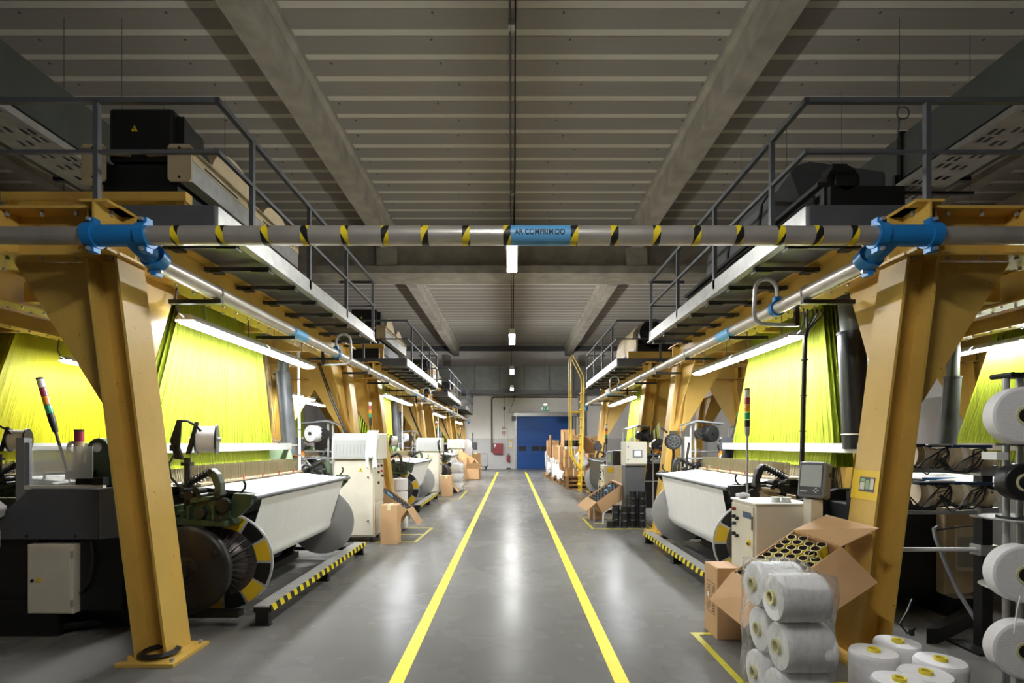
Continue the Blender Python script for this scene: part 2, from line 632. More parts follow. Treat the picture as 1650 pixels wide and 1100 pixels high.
ceil = MB().box(-XW - .2, XW + .2, -6.2, YB + .3, 7.52, 7.7).build('ceiling', 'ceil', kind='structure')
pm = MB().box(-XW, XW, -.18, .18, 7.515, 7.525).build('ceiling_panel', 'ceilp', ceil)
pm.location = (0, .1, 0)
k = 0
y = .1 + .485
while y < YB - .2:
    c = pm.copy()
    COL.objects.link(c)
    link_child(c, ceil)
    c.location = (0, y, 0)
    y += .485
sm = MB()
for x in range(-11, 12, 2):
    for j in range(60):
        sm.cbox((x + R.uniform(-.3, .3), .1 + .485 * j - .12, 7.512), (.03, .03, .012))
sm.build('panel_screw', 'dgrey', ceil, kind='stuff')
for x in (-9.6, -3.4, 3.4, 9.6):
    for y0, y1 in ((-6, 14.55), (15.1, YB)):
        b = MB().prism([(x - .17, 6.9), (x + .17, 6.9), (x + .17, 7.36), (x + .24, 7.42), (x + .24, 7.52), (x - .24, 7.52), (x - .24, 7.42), (x - .17, 7.36)], 'y', y0, y1)
        b = b.build('concrete_beam', 'concrete', kind='structure')
    for yy in (14.45, 15.2):
        MB().box(x - .28, x + .28, yy - .12, yy + .12, 6.42, 6.9).build('beam_corbel', 'concrete', kind='structure')
MB().prism([(14.3, 6.2), (15.3, 6.2), (15.3, 6.36), (15.0, 6.48), (15.0, 7.52), (14.6, 7.52), (14.6, 6.48), (14.3, 6.4)], 'x', -XW, XW).build('concrete_girder_beam', 'concrete', kind='structure')

wb = MB().box(-XW - .2, XW + .2, YB, YB + .2, -.2, 7.7).build('wall_back', 'wall', kind='structure')
for i in range(-9, 10):
    MB().box(i * 1.22 - .006, i * 1.22 + .006, YB - .004, YB + .002, 3.2, 7.5).build('wall_seam', 'wallside', wb)
MB().box(-XW, XW, YB - .06, YB, 7.2, 7.5).build('trim_1', 'dgrey', kind='structure')
wf = MB().box(-XW - .2, XW + .2, -6.2, -6, -.2, 7.7).build('wall_front', 'wall', kind='structure')
for nm, sx in (('wall_left', -1), ('wall_right', 1)):
    w = MB().box(min(sx * XW, sx * (XW + .2)), max(sx * XW, sx * (XW + .2)), -6, YB, -.2, 7.7).build(nm, 'wallside', kind='structure')
    for i in range(6):
        for j in range(5):
            x0, x1 = sorted((sx * XW, sx * (XW - .03)))
            MB().box(x0, x1, -6 + j * 7.7, -6 + j * 7.7 + 7.68, .02 + i * 1.15, 1.15 + i * 1.15).build('wall_panel', 'wallside', w)
for x in (-3.95, 4.25):
    MB().box(x - .2, x + .2, YB - .22, YB, 0, 6.9).build('concrete_pillar', 'concrete', kind='structure')

# blue fabric door
dr = MB().box(.29, 3.72, YB - .08, YB - .05, .02, 3.2).build('door_1', 'blued', kind='structure')
for i in range(4):
    MB().box(.29, 3.72, YB - .10, YB - .08, .02 + i * .79, .77 + i * .79).build('door_panel', 'blued', dr)
for i in range(1, 4):
    MB().box(.27, 3.74, YB - .115, YB - .075, i * .79 - .012, i * .79 + .012).build('stiffening_bar', 'blued', dr)
for a, b in ((.42, .88), (1.2, 1.66), (1.72, 2.1), (2.5, 2.95), (3.05, 3.5)):
    MB().box(a, b, YB - .108, YB - .09, 1.1, 1.38).build('vision_window', 'ink', dr)
MB().box(.16, .29, YB - .14, YB, 0, 3.2).box(3.72, 3.85, YB - .14, YB, 0, 3.2).build('guide_rail', 'galv', dr)
MB().box(.1, 3.95, YB - .3, YB, 3.2, 3.42).build('roller_housing', 'galv', dr, bev=.01)
MB().box(-.02, .24, YB - .3, YB, 2.95, 3.22).build('door_motor', 'dgrey', dr, bev=.01)

# aisle lights, their conduits and drop rods
cd = thing('cable_conduit', 'twin grey cable conduit running along the ceiling above the aisle lights', 'conduit', (0, 15, 7.4))
MB().tube([(-.03, -2, 7.42), (-.03, 14.2, 7.42)], .016, 6).tube([(.045, 2, 7.36), (.045, 14.2, 7.36)], .012, 6).build('conduit_tube', 'dgrey', cd)
MB().tube([(-.03, 15.2, 7.42), (-.03, 32, 7.42)], .016, 6).tube([(.045, 15.2, 7.36), (.045, 32, 7.36)], .012, 6).build('conduit_tube', 'dgrey', cd)
for y in (7.3, 12.2, 17.6):
    MB().cbox((.0, y, 7.38), (.1, .12, .09)).build('junction_box', 'galv', cd)
LN = ['nearest aisle tube light, hanging just past the crossing pipe', 'second aisle tube light, hanging beyond the concrete girder', 'third aisle tube light, hanging in the middle of the far bay', 'farthest aisle tube light, hanging before the grey wall duct']
for i, y0 in enumerate((.6, 6.75, 12.75, 18.9, 25.2)):
    lab = LN[i - 1] if i > 0 else 'aisle tube light hanging over the near aisle behind the viewer'
    t = thing('tube_light', lab, 'ceiling light', (0, y0 + .65, 4.3), 'tube lights over the aisle')
    MB().box(-.075, .075, y0, y0 + 1.35, 4.32, 4.35).box(-.075, .075, y0 - .03, y0, 4.22, 4.35).box(-.075, .075, y0 + 1.35, y0 + 1.38, 4.22, 4.35).build('housing', 'mint' if i == 1 else 'white', t)
    MB().prism([(-.03, 4.32), (.03, 4.32), (.068, 4.29), (.068, 4.25), (.05, 4.225), (-.05, 4.225), (-.068, 4.25), (-.068, 4.29)], 'y', y0, y0 + 1.35).build('diffuser', 'lampf' if i > 2 else 'lampa', t)
    for q in (y0 + .25, y0 + 1.1):
        MB().cyl((-.015, q, 4.34), (-.015, q, 7.4), .005, n=5).build('drop_rod', 'dgrey', t)
    MB().tube([(.03, y0 + .2, 4.34), (.04, y0 + .15, 5.2), (.045, y0 + .1, 7.36)], .008, 5).build('power_cable', 'black', t)
for i, (x, y) in enumerate(((-6.2, 7.3), (-5.4, 7.3), (-6.0, 9.1), (-4.9, 9.0), (6.0, 8.2), (5.5, 8.8), (5.0, 9.6), (4.6, 10.6), (6.6, 7.6))):
    o9 = ('farthest out left of the aisle', 'second from the left, above the black jacquard housing', 'third from the left', 'fourth from the left, above the left railing', 'right of the aisle, beside the ring', 'right of the aisle, second out from the near walkway', 'right of the aisle, third out from the near walkway', 'nearest the aisle on the right', 'farthest out on the right')
    tag(MB().cyl((x, y, 4.3 if x > 0 else 5), (x, y, 7.48), .004, n=4).build('hanger_wire', 'dgrey'), 'thin ceiling hanger wire ' + o9[i], 'wire', 'ceiling hanger wires')
pr = at(1455, 182, 7.3)
rg = thing('hanging_ring', 'thin wire ring on a short chain above the gantry duct flange', 'ring', pr)
MB().tube([pr + Vector((.085 * math.cos(a), 0, .085 * math.sin(a))) for a in [2 * PI * i / 20 for i in range(21)]], .009, 5).build('ring', 'dgrey', rg)
MB().cyl(pr + Vector((-.05, 0, -.07)), at(1447, 222, 7.3), .012, n=5).cyl(pr + Vector((-.05, 0, .07)), (pr.x - .05, 7.3, 7.48), .004, n=4).build('chain', 'dgrey', rg)

# ventilation duct along the end wall, with flanges
d = thing('wall_duct', 'wide flat grey ventilation duct with flanges along the end wall', 'duct', (0, 31, 5))
for i in range(-9, 10):
    MB().box(i * 1.42 - .7, i * 1.42 + .7, 30.4, 31.3, 4.62, 6.0).build('duct_section', 'duct', d)
    MB().box(i * 1.42 + .68, i * 1.42 + .74, 30.36, 31.34, 4.58, 6.04).build('duct_flange', 'dgrey', d)
MB().box(-12, 12, 30.3, 31.4, 4.42, 4.6).build('support_rail', 'dgrey', d)
# ducts over the looms, perforated cable trays under them
for sx, lab in ((-1, 'left'), (1, 'right')):
    T = (lambda v, sx=sx: (sx * v[0], v[1], v[2]))
    d = thing('loom_duct', 'dark square ventilation duct high above the %s loom row' % lab, 'duct', (sx * 5.9, 8, 5.2))
    y0, k = -3., 0
    while y0 < 26:
        y1 = y0 + 3.44
        MB(T).box(5.4, 6.3, y0, y1 - .02, 5.26, 5.86).build('duct_section', 'ductd', d)
        MB(T).box(5.36, 6.34, y1 - .04, y1 + .03, 5.22, 5.9).build('duct_flange', 'black', d)
        y0 = y1
    c = thing('cable_tray', 'perforated galvanised cable tray slung under the %s duct' % lab, 'cable tray', (sx * 5.6, 8, 5.05))
    # tray floor with slots left open: lengthwise strips and cross bridges
    m = MB(T)
    us = [5.32, 5.37, 5.43, 5.46, 5.52, 5.6, 5.66, 5.7, 5.76, 5.92]
    for i in range(0, len(us), 2):
        m.box(us[i], us[i + 1], -2, 16, 5.09, 5.1)
    rr = random.Random(3)
    for i in range(1, len(us) - 1, 2):
        y = -2 + .11 * (i // 4)
        k = 0
        while y < 16:
            L = (.05, .3)[k % 2] if i in (1, 3) else .16
            m.box(us[i], us[i + 1], y, y + L, 5.09, 5.1)
            k += 1
            y += L + .11
    m.box(5.31, 5.32, -2, 16, 5.09, 5.17).box(5.92, 5.93, -2, 16, 5.09, 5.17)
    m.build('tray_floor', 'galv', c)
    for y in (2.2, 5.2, 7.3, 10.2, 13.2):
        MB(T).box(5.3, 5.36, y, y + .05, 5.05, 5.3).box(5.3, 6.4, y, y + .05, 5.04, 5.08).build('tray_bracket', 'black', c)

# ---------------- things on the end wall
YW = YB - .01


def wbox(m, x0, x1, z0, z1, t=.03):
    return m.box(x0, x1, YW - t, YW, z0, z1)


def wp(px, py):
    return at(px, py, YB)


t = thing('fire_hose_cabinet', 'dark red fire hose cabinet on the end wall left of the blue door', 'cabinet', (-.9, YB, .6))
a, b = wp(795, 731), wp(810.5, 714)
wbox(MB(), a.x, b.x, a.z, b.z, .22).build('cabinet_body', 'red', t, bev=.01)
wbox(MB(), a.x + .04, b.x - .04, a.z + .04, b.z - .04, .235).build('cabinet_door', 'red', t)
wbox(MB(), a.x + .05, a.x + .16, b.z - .2, b.z - .06, .24).build('hose_sticker', 'white', t)
wbox(MB(), a.x + .06, a.x + .1, a.z + .35, a.z + .45, .25).build('handle', 'clear', t)
p0, p1, p2 = wp(792.5, 728), wp(792.5, 640), wp(962, 640)
tag(MB().tube([(p0.x, YW - .08, p0.z), (p1.x, YW - .08, p1.z - .1), (p1.x + .1, YW - .08, p1.z), (3.98, YW - .08, p2.z)], .045, 8).build('sprinkler_pipe', mat('maroon_pipe', '5E4A48', .5)), 'dull maroon water pipe climbing the end wall above the hose cabinet', 'pipe')
m = MB()
t = thing('fire_extinguisher', 'red fire extinguisher hung on the end wall beside the blue door', 'extinguisher', wp(819.5, 740))
p = wp(819.5, 744)
MB().lathe([(0, 0), (.085, .01), (.09, .05), (.09, .34), (.06, .41), (.03, .44), (0, .44)], (p.x, YW - .11, p.z), (0, 0, 1), 16).build('cylinder', 'red', t)
MB().box(p.x - .02, p.x + .02, YW - .16, YW - .05, p.z + .44, p.z + .5).build('valve', 'black', t)
MB().tube([(p.x, YW - .15, p.z + .47), (p.x - .1, YW - .16, p.z + .44), (p.x - .13, YW - .15, p.z + .25), (p.x - .1, YW - .15, p.z + .08)], .014, 6).build('hose', 'black', t)
t = thing('floor_block', 'small black block on the floor under the extinguisher', 'block', (p.x, YW - .1, 0))
MB().box(p.x - .13, p.x + .13, YW - .2, YW - .04, 0, .07).build('block', 'black', t, bev=.01)
# fire signs: red and white pictograms
for nm, py0, py1, lab in (('fire_sign', 687, 692, 'upper square red and white fire sign on the end wall'), ('fire_sign', 693.5, 700, 'lower square red and white fire sign on the end wall'), ('fire_sign', 700.7, 703, 'small round sign under the two fire signs')):
    a, b = wp(808.7, py1), wp(815.3, py0)
    t = thing(nm, lab, 'sign', (a.x, YW, a.z), 'fire signs on the end wall')
    if py1 == 703:
        c = (a + b) / 2
        MB().cyl((c.x, YW - .012, c.z), (c.x, YW, c.z), .06, n=16).build('sign_plate', 'white', t)
        MB().cyl((c.x, YW - .014, c.z), (c.x, YW - .011, c.z), .035, n=12).build('symbol', 'red', t)
        continue
    wbox(MB(), a.x, b.x, a.z, b.z, .012).build('sign_plate', 'white', t)
    w, h = b.x - a.x, b.z - a.z
    for i in (0, 1):
        x0 = a.x + w * (.06 + .47 * i)
        m = wbox(MB(), x0, x0 + w * .41, a.z + h * .1, b.z - h * .1, .014)
        m.build('symbol_field', 'red', t)
        m = wbox(MB(), x0 + w * .13, x0 + w * .19, a.z + h * .2, b.z - h * .25, .016)
        wbox(m, x0 + w * .13, x0 + w * .3, a.z + h * .2, a.z + h * .3, .016)
        wbox(m, x0 + w * .22, x0 + w * .3, a.z + h * .4, b.z - h * .2, .016).build('symbol', 'white', t)
a, b = wp(820, 722), wp(825, 709.5)
t = thing('safety_notice', 'white notice with yellow bands taped to the end wall', 'notice', (a.x, YW, a.z))
wbox(MB(), a.x, b.x, a.z, b.z, .008).build('notice_sheet', 'yellow2', t)
wbox(MB(), a.x, b.x, a.z + .08, b.z - .08, .01).build('notice_paper', 'white', t)
m = MB()
for i in range(4):
    wbox(m, a.x + .04, b.x - .04 - .03 * (i % 2), a.z + .13 + i * .07, a.z + .15 + i * .07, .012)
m.build('print', 'mgrey', t)
# exit sign hanging on a rod in front of the door lintel
a, b = at(871.5, 662, 29.6), at(885.5, 654.7, 29.6)
t = thing('exit_sign', 'green and white emergency exit sign hanging before the blue door', 'sign', ((a.x + b.x) / 2, 29.6, a.z))
MB().box(a.x, b.x, 29.58, 29.62, a.z, b.z).build('sign_box', 'exitg', t)
m = MB()
w, h = b.x - a.x, b.z - a.z


def er(m, x0, x1, z0, z1):
    return m.box(a.x + w * x0, a.x + w * x1, 29.565, 29.585, a.z + h * z0, a.z + h * z1)


er(m, .06, .26, .12, .88)
er(m, .42, .47, .3, .85)
m.prism([(a.x + w * .36, a.z + h * .42), (a.x + w * .53, a.z + h * .42), (a.x + w * .445, a.z + h * .15)], 'y', 29.565, 29.585)
m.cyl((a.x + w * .8, 29.565, a.z + h * .82), (a.x + w * .8, 29.585, a.z + h * .82), w * .05, n=10)
for q in (((.74, .72), (.84, .72), (.80, .42), (.70, .42)), ((.72, .45), (.78, .45), (.70, .12), (.64, .12)), ((.76, .45), (.81, .45), (.94, .16), (.88, .16)), ((.82, .7), (.94, .56), (.92, .5), (.80, .62)), ((.74, .7), (.64, .56), (.67, .5), (.77, .62))):
    m.prism([(a.x + w * i, a.z + h * j) for i, j in q], 'y', 29.565, 29.585)
m.build('pictogram', 'white', t)
xm = (a.x + b.x) / 2
MB().cyl((xm, 29.6, b.z), (xm, 29.6, 7.48), .008, n=6).build('drop_rod', 'dgrey', t)
t = thing('emergency_light', 'small white emergency light above the exit sign', 'light', (xm, 29.6, b.z + .12))
MB().box(xm - .1, xm + .1, 29.54, 29.66, b.z + .06, b.z + .17).build('housing', 'white', t)
MB().box(xm - .09, xm + .09, 29.535, 29.545, b.z + .07, b.z + .15).build('lens', 'screen', t)
# thin cables and a rope tap on the wall
tag(MB().tube([(wp(813, 632)[0], YW - .03, wp(813, 632)[2]), (wp(813.5, 655)[0], YW - .03, wp(813.5, 655)[2]), (wp(812.5, 690)[0], YW - .03, wp(812, 690)[2])], .012, 5).build('wall_cable', 'dgrey'), 'thin cable running down the end wall to the fire signs', 'cable')
tag(MB().cbox(wp(812.7, 658) + Vector((0, -.08, 0)), (.12, .1, .16)).build('alarm_sounder', 'black'), 'small black sounder on the cable above the fire signs', 'sounder')
tag(MB().tube([(wp(817, 665)[0], YW - .03, wp(817, 664)[2]), (wp(817, 700)[0], YW - .03, wp(817, 700)[2]), (wp(817.5, 728)[0], YW - .05, wp(817, 728)[2]), (wp(821, 729)[0], YW - .06, wp(821, 729)[2])], .02, 5).build('wall_conduit', 'cream'), 'cream conduit running down the wall beside the notice', 'conduit')
tag(MB().tube([(wp(829, 632)[0], YW - .06, wp(829, 632)[2]), (wp(828, 645)[0], YW - .06, wp(828, 645)[2]), (wp(820, 665)[0], YW - .06, wp(820, 665)[2]), (wp(831, 664)[0], YW - .06, wp(831, 664)[2])], .015, 5).build('door_cable', 'dgrey'), 'slack grey cable looping over the blue door motor', 'cable')
# platform trolley by the wall
t = thing('platform_trolley', 'low platform trolley with a bent tube handle by the end wall', 'trolley', (-1.9, 31.2, 0))
MB().box(-2.1, -1.45, 31.0, 31.9, .16, .2).build('platform', 'black', t)
MB().tube([(-2.05, 31.85, .2), (-2.05, 31.85, .86), (-1.98, 31.85, .94), (-1.57, 31.85, .94), (-1.5, 31.85, .86), (-1.5, 31.85, .2)], .018, 6).tube([(-2.05, 31.85, .6), (-1.5, 31.85, .6)], .012, 6).build('push_handle', 'mgrey', t)
for x in (-2.0, -1.55):
    for y in (31.1, 31.8):
        MB().cyl((x - .02, y, .07), (x + .02, y, .07), .07, n=10).box(x - .015, x + .015, y - .02, y + .02, .1, .16).build('wheel', 'rubber', t)

# ------------------------------------------------------------------ yellow gantries over the looms
PER = 7.5
UC = 3.98                                             # middle of the gantry, its outer half mirrors the aisle half


def ibeam_y(m, u, y0, y1, z0=2.97, z1=3.33, w=.2):
    m.box(u - w / 2, u + w / 2, y0, y1, z0, z0 + .02).box(u - w / 2, u + w / 2, y0, y1, z1 - .02, z1).box(u - .008, u + .008, y0, y1, z0, z1)
    return m


def make_gantry(T, label, group):
    root = thing('loom_gantry', label, 'gantry', T(Vector((UC, 6.7, 0))), group)
    dl = .37
    for fl in (0, 1):                                # aisle side, outer side
        for rear in (0, 1):
            TT = (lambda v, fl=fl, rear=rear: T(Vector((2 * UC - v[0] if fl else v[0], 13.42 - v[1] if rear else v[1], v[2]))))
            m = MB(TT)
            m.box(2.53, 2.55, 3.87, 4.16, .02, 2.97, dx=dl).box(2.75, 2.77, 3.87, 4.16, .02, 2.97, dx=dl).box(2.55, 2.75, 4.007, 4.022, .02, 2.97, dx=dl)
            for z in (1.0,):
                pass
            col = m.build('column', 'yellow', root)
            m = MB(TT)
            m.box(2.41, 2.83, 3.75, 4.2, .0, .025)
            m.build('base_plate', 'yellow', col)
            m = MB(TT)
            for u in (2.45, 2.79):
                for y in (3.8, 4.15):
                    m.cyl((u, y, .02), (u, y, .05), .016, n=6)
            m.build('anchor_bolt', 'galv', col)
            m = MB(TT)
            m.prism([(3.12, 2.968), (3.78, 2.968), (3.0, 1.72), (2.97, 1.72)], 'y', 4.006, 4.022)
            m.build('side_gusset', 'yellow', root)
            m = MB(TT)
            uu = lambda z: 2.64 + dl * z / 2.97
            q = [(uu(2.968), 4.15, 2.968), (uu(2.968), 4.72, 2.968), (uu(2.0), 4.17, 2.0), (uu(2.0), 4.15, 2.0)]
            m.slab(q, (1, 0, 0), .016)
            m.build('long_gusset', 'yellow', root)
    for fl in (0, 1):
        u = 2.97 if not fl else 2 * UC - 2.97
        b = ibeam_y(MB(T), u, 3.74, 9.68).build('long_beam', 'yellow', root)
        m = MB(T)
        for i in range(20):
            for du in (-.07, .07):
                m.cyl((u + du, 4.3 + i * .25, 2.95), (u + du, 4.3 + i * .25, 3.0), .012, n=6)
        m.build('bolt', 'galv', b, kind='stuff')
    for y in (4.015, 9.405):
        m = MB(T)
        m.box(2.86, 2 * UC - 2.86, y - .17, y + .17, 2.97, 2.99).box(2.86, 2 * UC - 2.86, y - .17, y + .17, 3.31, 3.33).box(2.86, 2 * UC - 2.86, y - .008, y + .008, 2.97, 3.33)
        b = m.build('cross_beam', 'yellow', root)
        m = MB(T)
        for i in range(9):
            u = 2.96 + i * .255
            for s_ in (-1, 1):
                m.cyl((u, y + s_ * .12, 3.27), (u, y + s_ * .12, 3.35), .014, n=6)
                m.cyl((u, y + s_ * .12, 2.95), (u, y + s_ * .12, 3.01), .014, n=6)
        m.build('bolt', 'galv', b, kind='stuff')
        for u in (3.1, 3.75, 4.21, 4.86):
            MB(T).box(u - .006, u + .006, y - .16, y + .16, 2.99, 3.31).build('stiffener', 'yellow', root)
    for y in (5.3, 6.7, 8.1):
        MB(T).box(3.1, 4.86, y - .05, y + .05, 3.0, 3.2).build('loom_cross_beam', 'yellow', root)
    return root


# ------------------------------------------------------------------ walkway along the aisle side, with its railing
def make_walkway(T, label, group):
    root = thing('walkway', label, 'walkway', T(Vector((2.6, 6.5, 3.3))), group)
    y0, y1 = 4.15, 8.88
    MB(T).box(2.34, 3.12, y0 + .02, y1, 3.33, 3.345).build('deck_sheet', 'deck', root)
    MB(T).box(2.31, 2.335, y0, y1, 3.29, 3.46).box(2.335, 2.37, y0, y1, 3.29, 3.305).box(2.27, 2.312, y0, y1, 3.275, 3.29).build('edge_channel', 'galv', root)
    MB(T).box(2.335, 3.9, y0 - .02, y0 + .02, 3.29, 3.46).build('end_channel', 'dgrey', root)
    MB(T).box(2.335, 3.12, y1 - .02, y1, 3.29, 3.46).build('end_channel', 'dgrey', root)
    for i in range(8):
        y = y0 + .35 + i * .6
        b = MB(T).box(2.34, 3.05, y - .025, y + .025, 3.25, 3.29).build('deck_bearer', 'dgrey', root)
        MB(T).box(2.33, 2.5, y - .05, y + .05, 3.235, 3.25).build('clip', 'black', b)
        MB(T).box(2.8, 2.9, y - .05, y + .05, 3.235, 3.25).build('clip', 'black', b)
    p = .02
    for y in (4.72, 6.05, 7.4, 8.82):
        MB(T).box(2.325 - p, 2.325 + p, y - p, y + p, 3.46, 4.3).box(2.31, 2.345, y - .03, y + .03, 3.36, 3.5).build('railing_post', 'rail', root)
    MB(T).box(3.28 - p, 3.28 + p, y0 - p + .02, y0 + p + .02, 3.3, 4.3).build('railing_post', 'rail', root)
    MB(T).box(2.325 - p, 2.325 + p, y0, y1, 4.28, 4.32).build('top_rail', 'rail', root)
    MB(T).box(2.325 - p + .004, 2.325 + p - .004, y0, y1, 3.88, 3.912).build('middle_rail', 'rail', root)
    MB(T).box(2.325 - p, 4.6, y0 - p + .02, y0 + p + .02, 4.281, 4.319).build('end_top_rail', 'rail', root)
    MB(T).box(2.325 - p, 4.6, y0 - p + .025, y0 + p + .015, 3.882, 3.91).build('end_middle_rail', 'rail', root)
    MB(T).box(2.325 - p, 2.9, y1 - p, y1 + p, 4.281, 4.319).build('end_top_rail', 'rail', root)
    MB(T).box(2.325 - p, 2.9, y1 - p + .004, y1 + p - .004, 3.882, 3.91).build('end_middle_rail', 'rail', root)
    return root


# ------------------------------------------------------------------ jacquard heads on top of the gantries
def make_jacquard_a(T, label, group):
    root = thing('jacquard_head', label, 'jacquard machine', T(Vector((3.45, 6, 3.4))), group)
    MB(T).box(3.0, 4.7, 4.85, 4.95, 3.82, 3.91).box(3.0, 4.7, 7.05, 7.15, 3.82, 3.91).build('support_beam', 'yellow', root)
    for u in (3.02, 4.6):
        MB(T).box(u, u + .08, 4.86, 4.94, 3.33, 3.82).box(u, u + .08, 7.06, 7.14, 3.33, 3.82).build('support_post', 'yellow', root)
    MB(T).box(3.2, 3.81, 4.98, 5.5, 4.25, 4.76).build('front_housing', 'black', root, bev=.03)
    MB(T).prism([(5.02, 4.2), (5.02, 4.7), (5.3, 4.62), (5.55, 4.4), (5.55, 4.2)], 'x', 3.12, 3.2).build('side_guard', 'black', root)
    MB(T).box(3.15, 3.85, 4.97, 7.1, 3.45, 4.22).build('needle_box', 'black', root)
    for y0, y1, zt, nm in ((5.4, 6.35, 4.72, 'hood'), (6.5, 7.3, 4.62, 'hood')):
        pts = [(y0, 4.2), (y1, 4.2)] + [((y0 + y1) / 2 + (y1 - y0) / 2 * math.cos(a), 4.28 + (zt - 4.28) * math.sin(a) ** .8) for a in [PI * i / 10 for i in range(11)]]
        MB(T).prism(pts, 'x', 3.08, 3.8, smooth=True).build(nm, 'beige', root)
    for s_ in (0, 1):
        TT = (lambda v, s_=s_: T(Vector((6.96 - v[0] if s_ else v[0], v[1], v[2]))))
        r = MB(TT).box(2.98, 3.0, 4.9, 7.35, 4.03, 4.35).box(3.0, 3.1, 4.9, 7.35, 4.03, 4.05).build('side_rail', 'galv', root)
        MB(TT).box(2.972, 2.98, 4.92, 7.35, 4.22, 4.34).build('rail_strip', 'beige', r)
        MB(TT).box(2.965, 2.973, 5.1, 5.7, 4.235, 4.25).box(2.965, 2.973, 5.95, 6.05, 4.25, 4.3).box(2.965, 2.973, 6.3, 6.9, 4.235, 4.25).box(2.965, 2.973, 7.05, 7.15, 4.25, 4.3).build('slot', 'ink', r)
        pts = [(2.97, 4.05), (2.99, 4.02), (3.17, 4.02), (3.19, 4.05), (3.19, 4.34), (3.17, 4.365), (2.99, 4.365), (2.97, 4.34)]
        MB(TT).prism(pts, 'y', 4.885, 4.905).build('end_plate', 'beige', r)
        MB(TT).cyl((3.08, 4.88, 4.33), (3.08, 4.886, 4.33), .012, n=8).cyl((3.08, 4.88, 4.06), (3.08, 4.886, 4.06), .012, n=8).build('bolt', 'iron', r)
        MB(TT).prism([(3.19, 4.32), (3.4, 4.3), (3.4, 4.27), (3.19, 4.28)], 'y', 4.9, 4.93).build('arm', 'beige', r)
    MB(T).cyl((3.3, 5.0, 3.47), (3.3, 5.0, 3.9), .03, n=8).build('strut', 'iron', root)
    # yellow warning triangle on the front housing
    c = Vector((3.56, 4.972, 4.56))
    m = MB(T)
    m.prism([(c.x - .028, c.z - .024), (c.x + .028, c.z - .024), (c.x, c.z + .028)], 'y', 4.97, 4.985)
    w = m.build('warning_triangle', 'yellow2', root)
    MB(T).prism([(c.x + .003, c.z + .014), (c.x - .006, c.z - .0), (c.x + .008, c.z - .002), (c.x - .003, c.z - .017)], 'y', 4.965, 4.972).build('flash_mark', 'ink', w)
    return root


def make_jacquard_b(T, label, group):
    root = thing('jacquard_head', label, 'jacquard machine', T(Vector((3.5, 7, 3.4))), group)
    pts = [(2.95, 4.02), (3.0, 4.45), (3.22, 4.78), (3.42, 4.84), (4.3, 4.72), (4.3, 4.02)]
    MB(T).prism(pts, 'y', 6.05, 8.1).build('hood', 'dgrey', root, bev=.04)
    MB(T).prism([(2.93, 4.05), (2.97, 4.42), (3.16, 4.68), (3.3, 4.3), (3.2, 4.05)], 'y', 5.98, 6.06).build('hood_end', 'mgrey', root, bev=.015)
    MB(T).prism([(2.93, 4.02), (2.99, 4.46), (3.22, 4.8), (3.26, 4.8), (3.03, 4.44), (2.98, 4.02)], 'y', 6.3, 6.36).prism([(2.93, 4.02), (2.99, 4.46), (3.22, 4.8), (3.26, 4.8), (3.03, 4.44), (2.98, 4.02)], 'y', 7.2, 7.26).build('hood_rib', 'black', root)
    MB(T).cyl((3.36, 5.35, 4.25), (3.36, 5.6, 4.25), .17, n=18).cyl((3.36, 5.6, 4.25), (3.36, 6.05, 4.25), .12, n=16).cyl((3.36, 5.3, 4.25), (3.36, 5.35, 4.25), .11, n=16).build('drive_motor', 'rubber', root)
    MB(T).box(3.28, 3.44, 5.4, 5.6, 4.38, 4.46).build('terminal_box', 'rubber', root, bev=.01)
    MB(T).box(3.2, 3.95, 5.3, 5.5, 3.98, 4.18).build('front_beam', 'black', root)
    MB(T).box(3.1, 4.2, 5.3, 8.2, 3.45, 3.98).build('needle_box', 'black', root)
    MB(T).box(2.9, 2.93, 4.9, 8.7, 3.72, 4.02).box(2.93, 3.08, 4.9, 8.7, 3.72, 3.75).box(2.84, 2.9, 4.9, 8.7, 3.98, 4.02).build('cable_channel', 'black', root)
    m = MB(T)
    for i in range(5):
        m.tube([(2.88 - .004 * i, 5 + j * .6, 3.76 + .045 * i + .02 * math.sin(j * 1.3 + i)) for j in range(7)], .014, 5)
    m.build('cable_bundle', 'rubber', root)
    MB(T).box(2.96, 3.1, 5.0, 5.06, 3.46, 3.72).box(2.96, 3.1, 8.4, 8.46, 3.46, 3.72).build('channel_leg', 'dgrey', root)
    return root


def make_jacquard_c(T, label, group):
    """round black drive end and beige hood (second head on the right)"""
    root = thing('jacquard_head', label, 'jacquard machine', T(Vector((3.4, 6, 3.4))), group)
    MB(T).cyl((3.35, 4.95, 4.18), (3.35, 5.3, 4.18), .34, n=24).cyl((3.35, 4.9, 4.18), (3.35, 4.95, 4.18), .2, n=20).build('drive_end', 'black', root)
    pts = [(2.98, 3.92)] + [(3.32 + .4 * math.cos(a), 4.12 + .42 * math.sin(a)) for a in [PI * (1 - i / 8) for i in range(9)]] + [(3.72, 3.92)]
    MB(T).prism(pts, 'y', 5.3, 7.2, smooth=True).build('hood', 'beige', root)
    MB(T).box(2.93, 2.97, 4.95, 7.3, 3.72, 4.08).build('side_rail', 'beige', root)
    MB(T).box(2.925, 2.932, 5.1, 7.2, 3.8, 3.88).build('slot', 'galv', root)
    MB(T).box(3.0, 3.8, 4.95, 7.2, 3.45, 3.92).build('needle_box', 'black', root)
    MB(T).box(2.7, 3.9, 4.75, 4.9, 3.48, 3.72).build('support_beam', 'yellow', root)
    return root


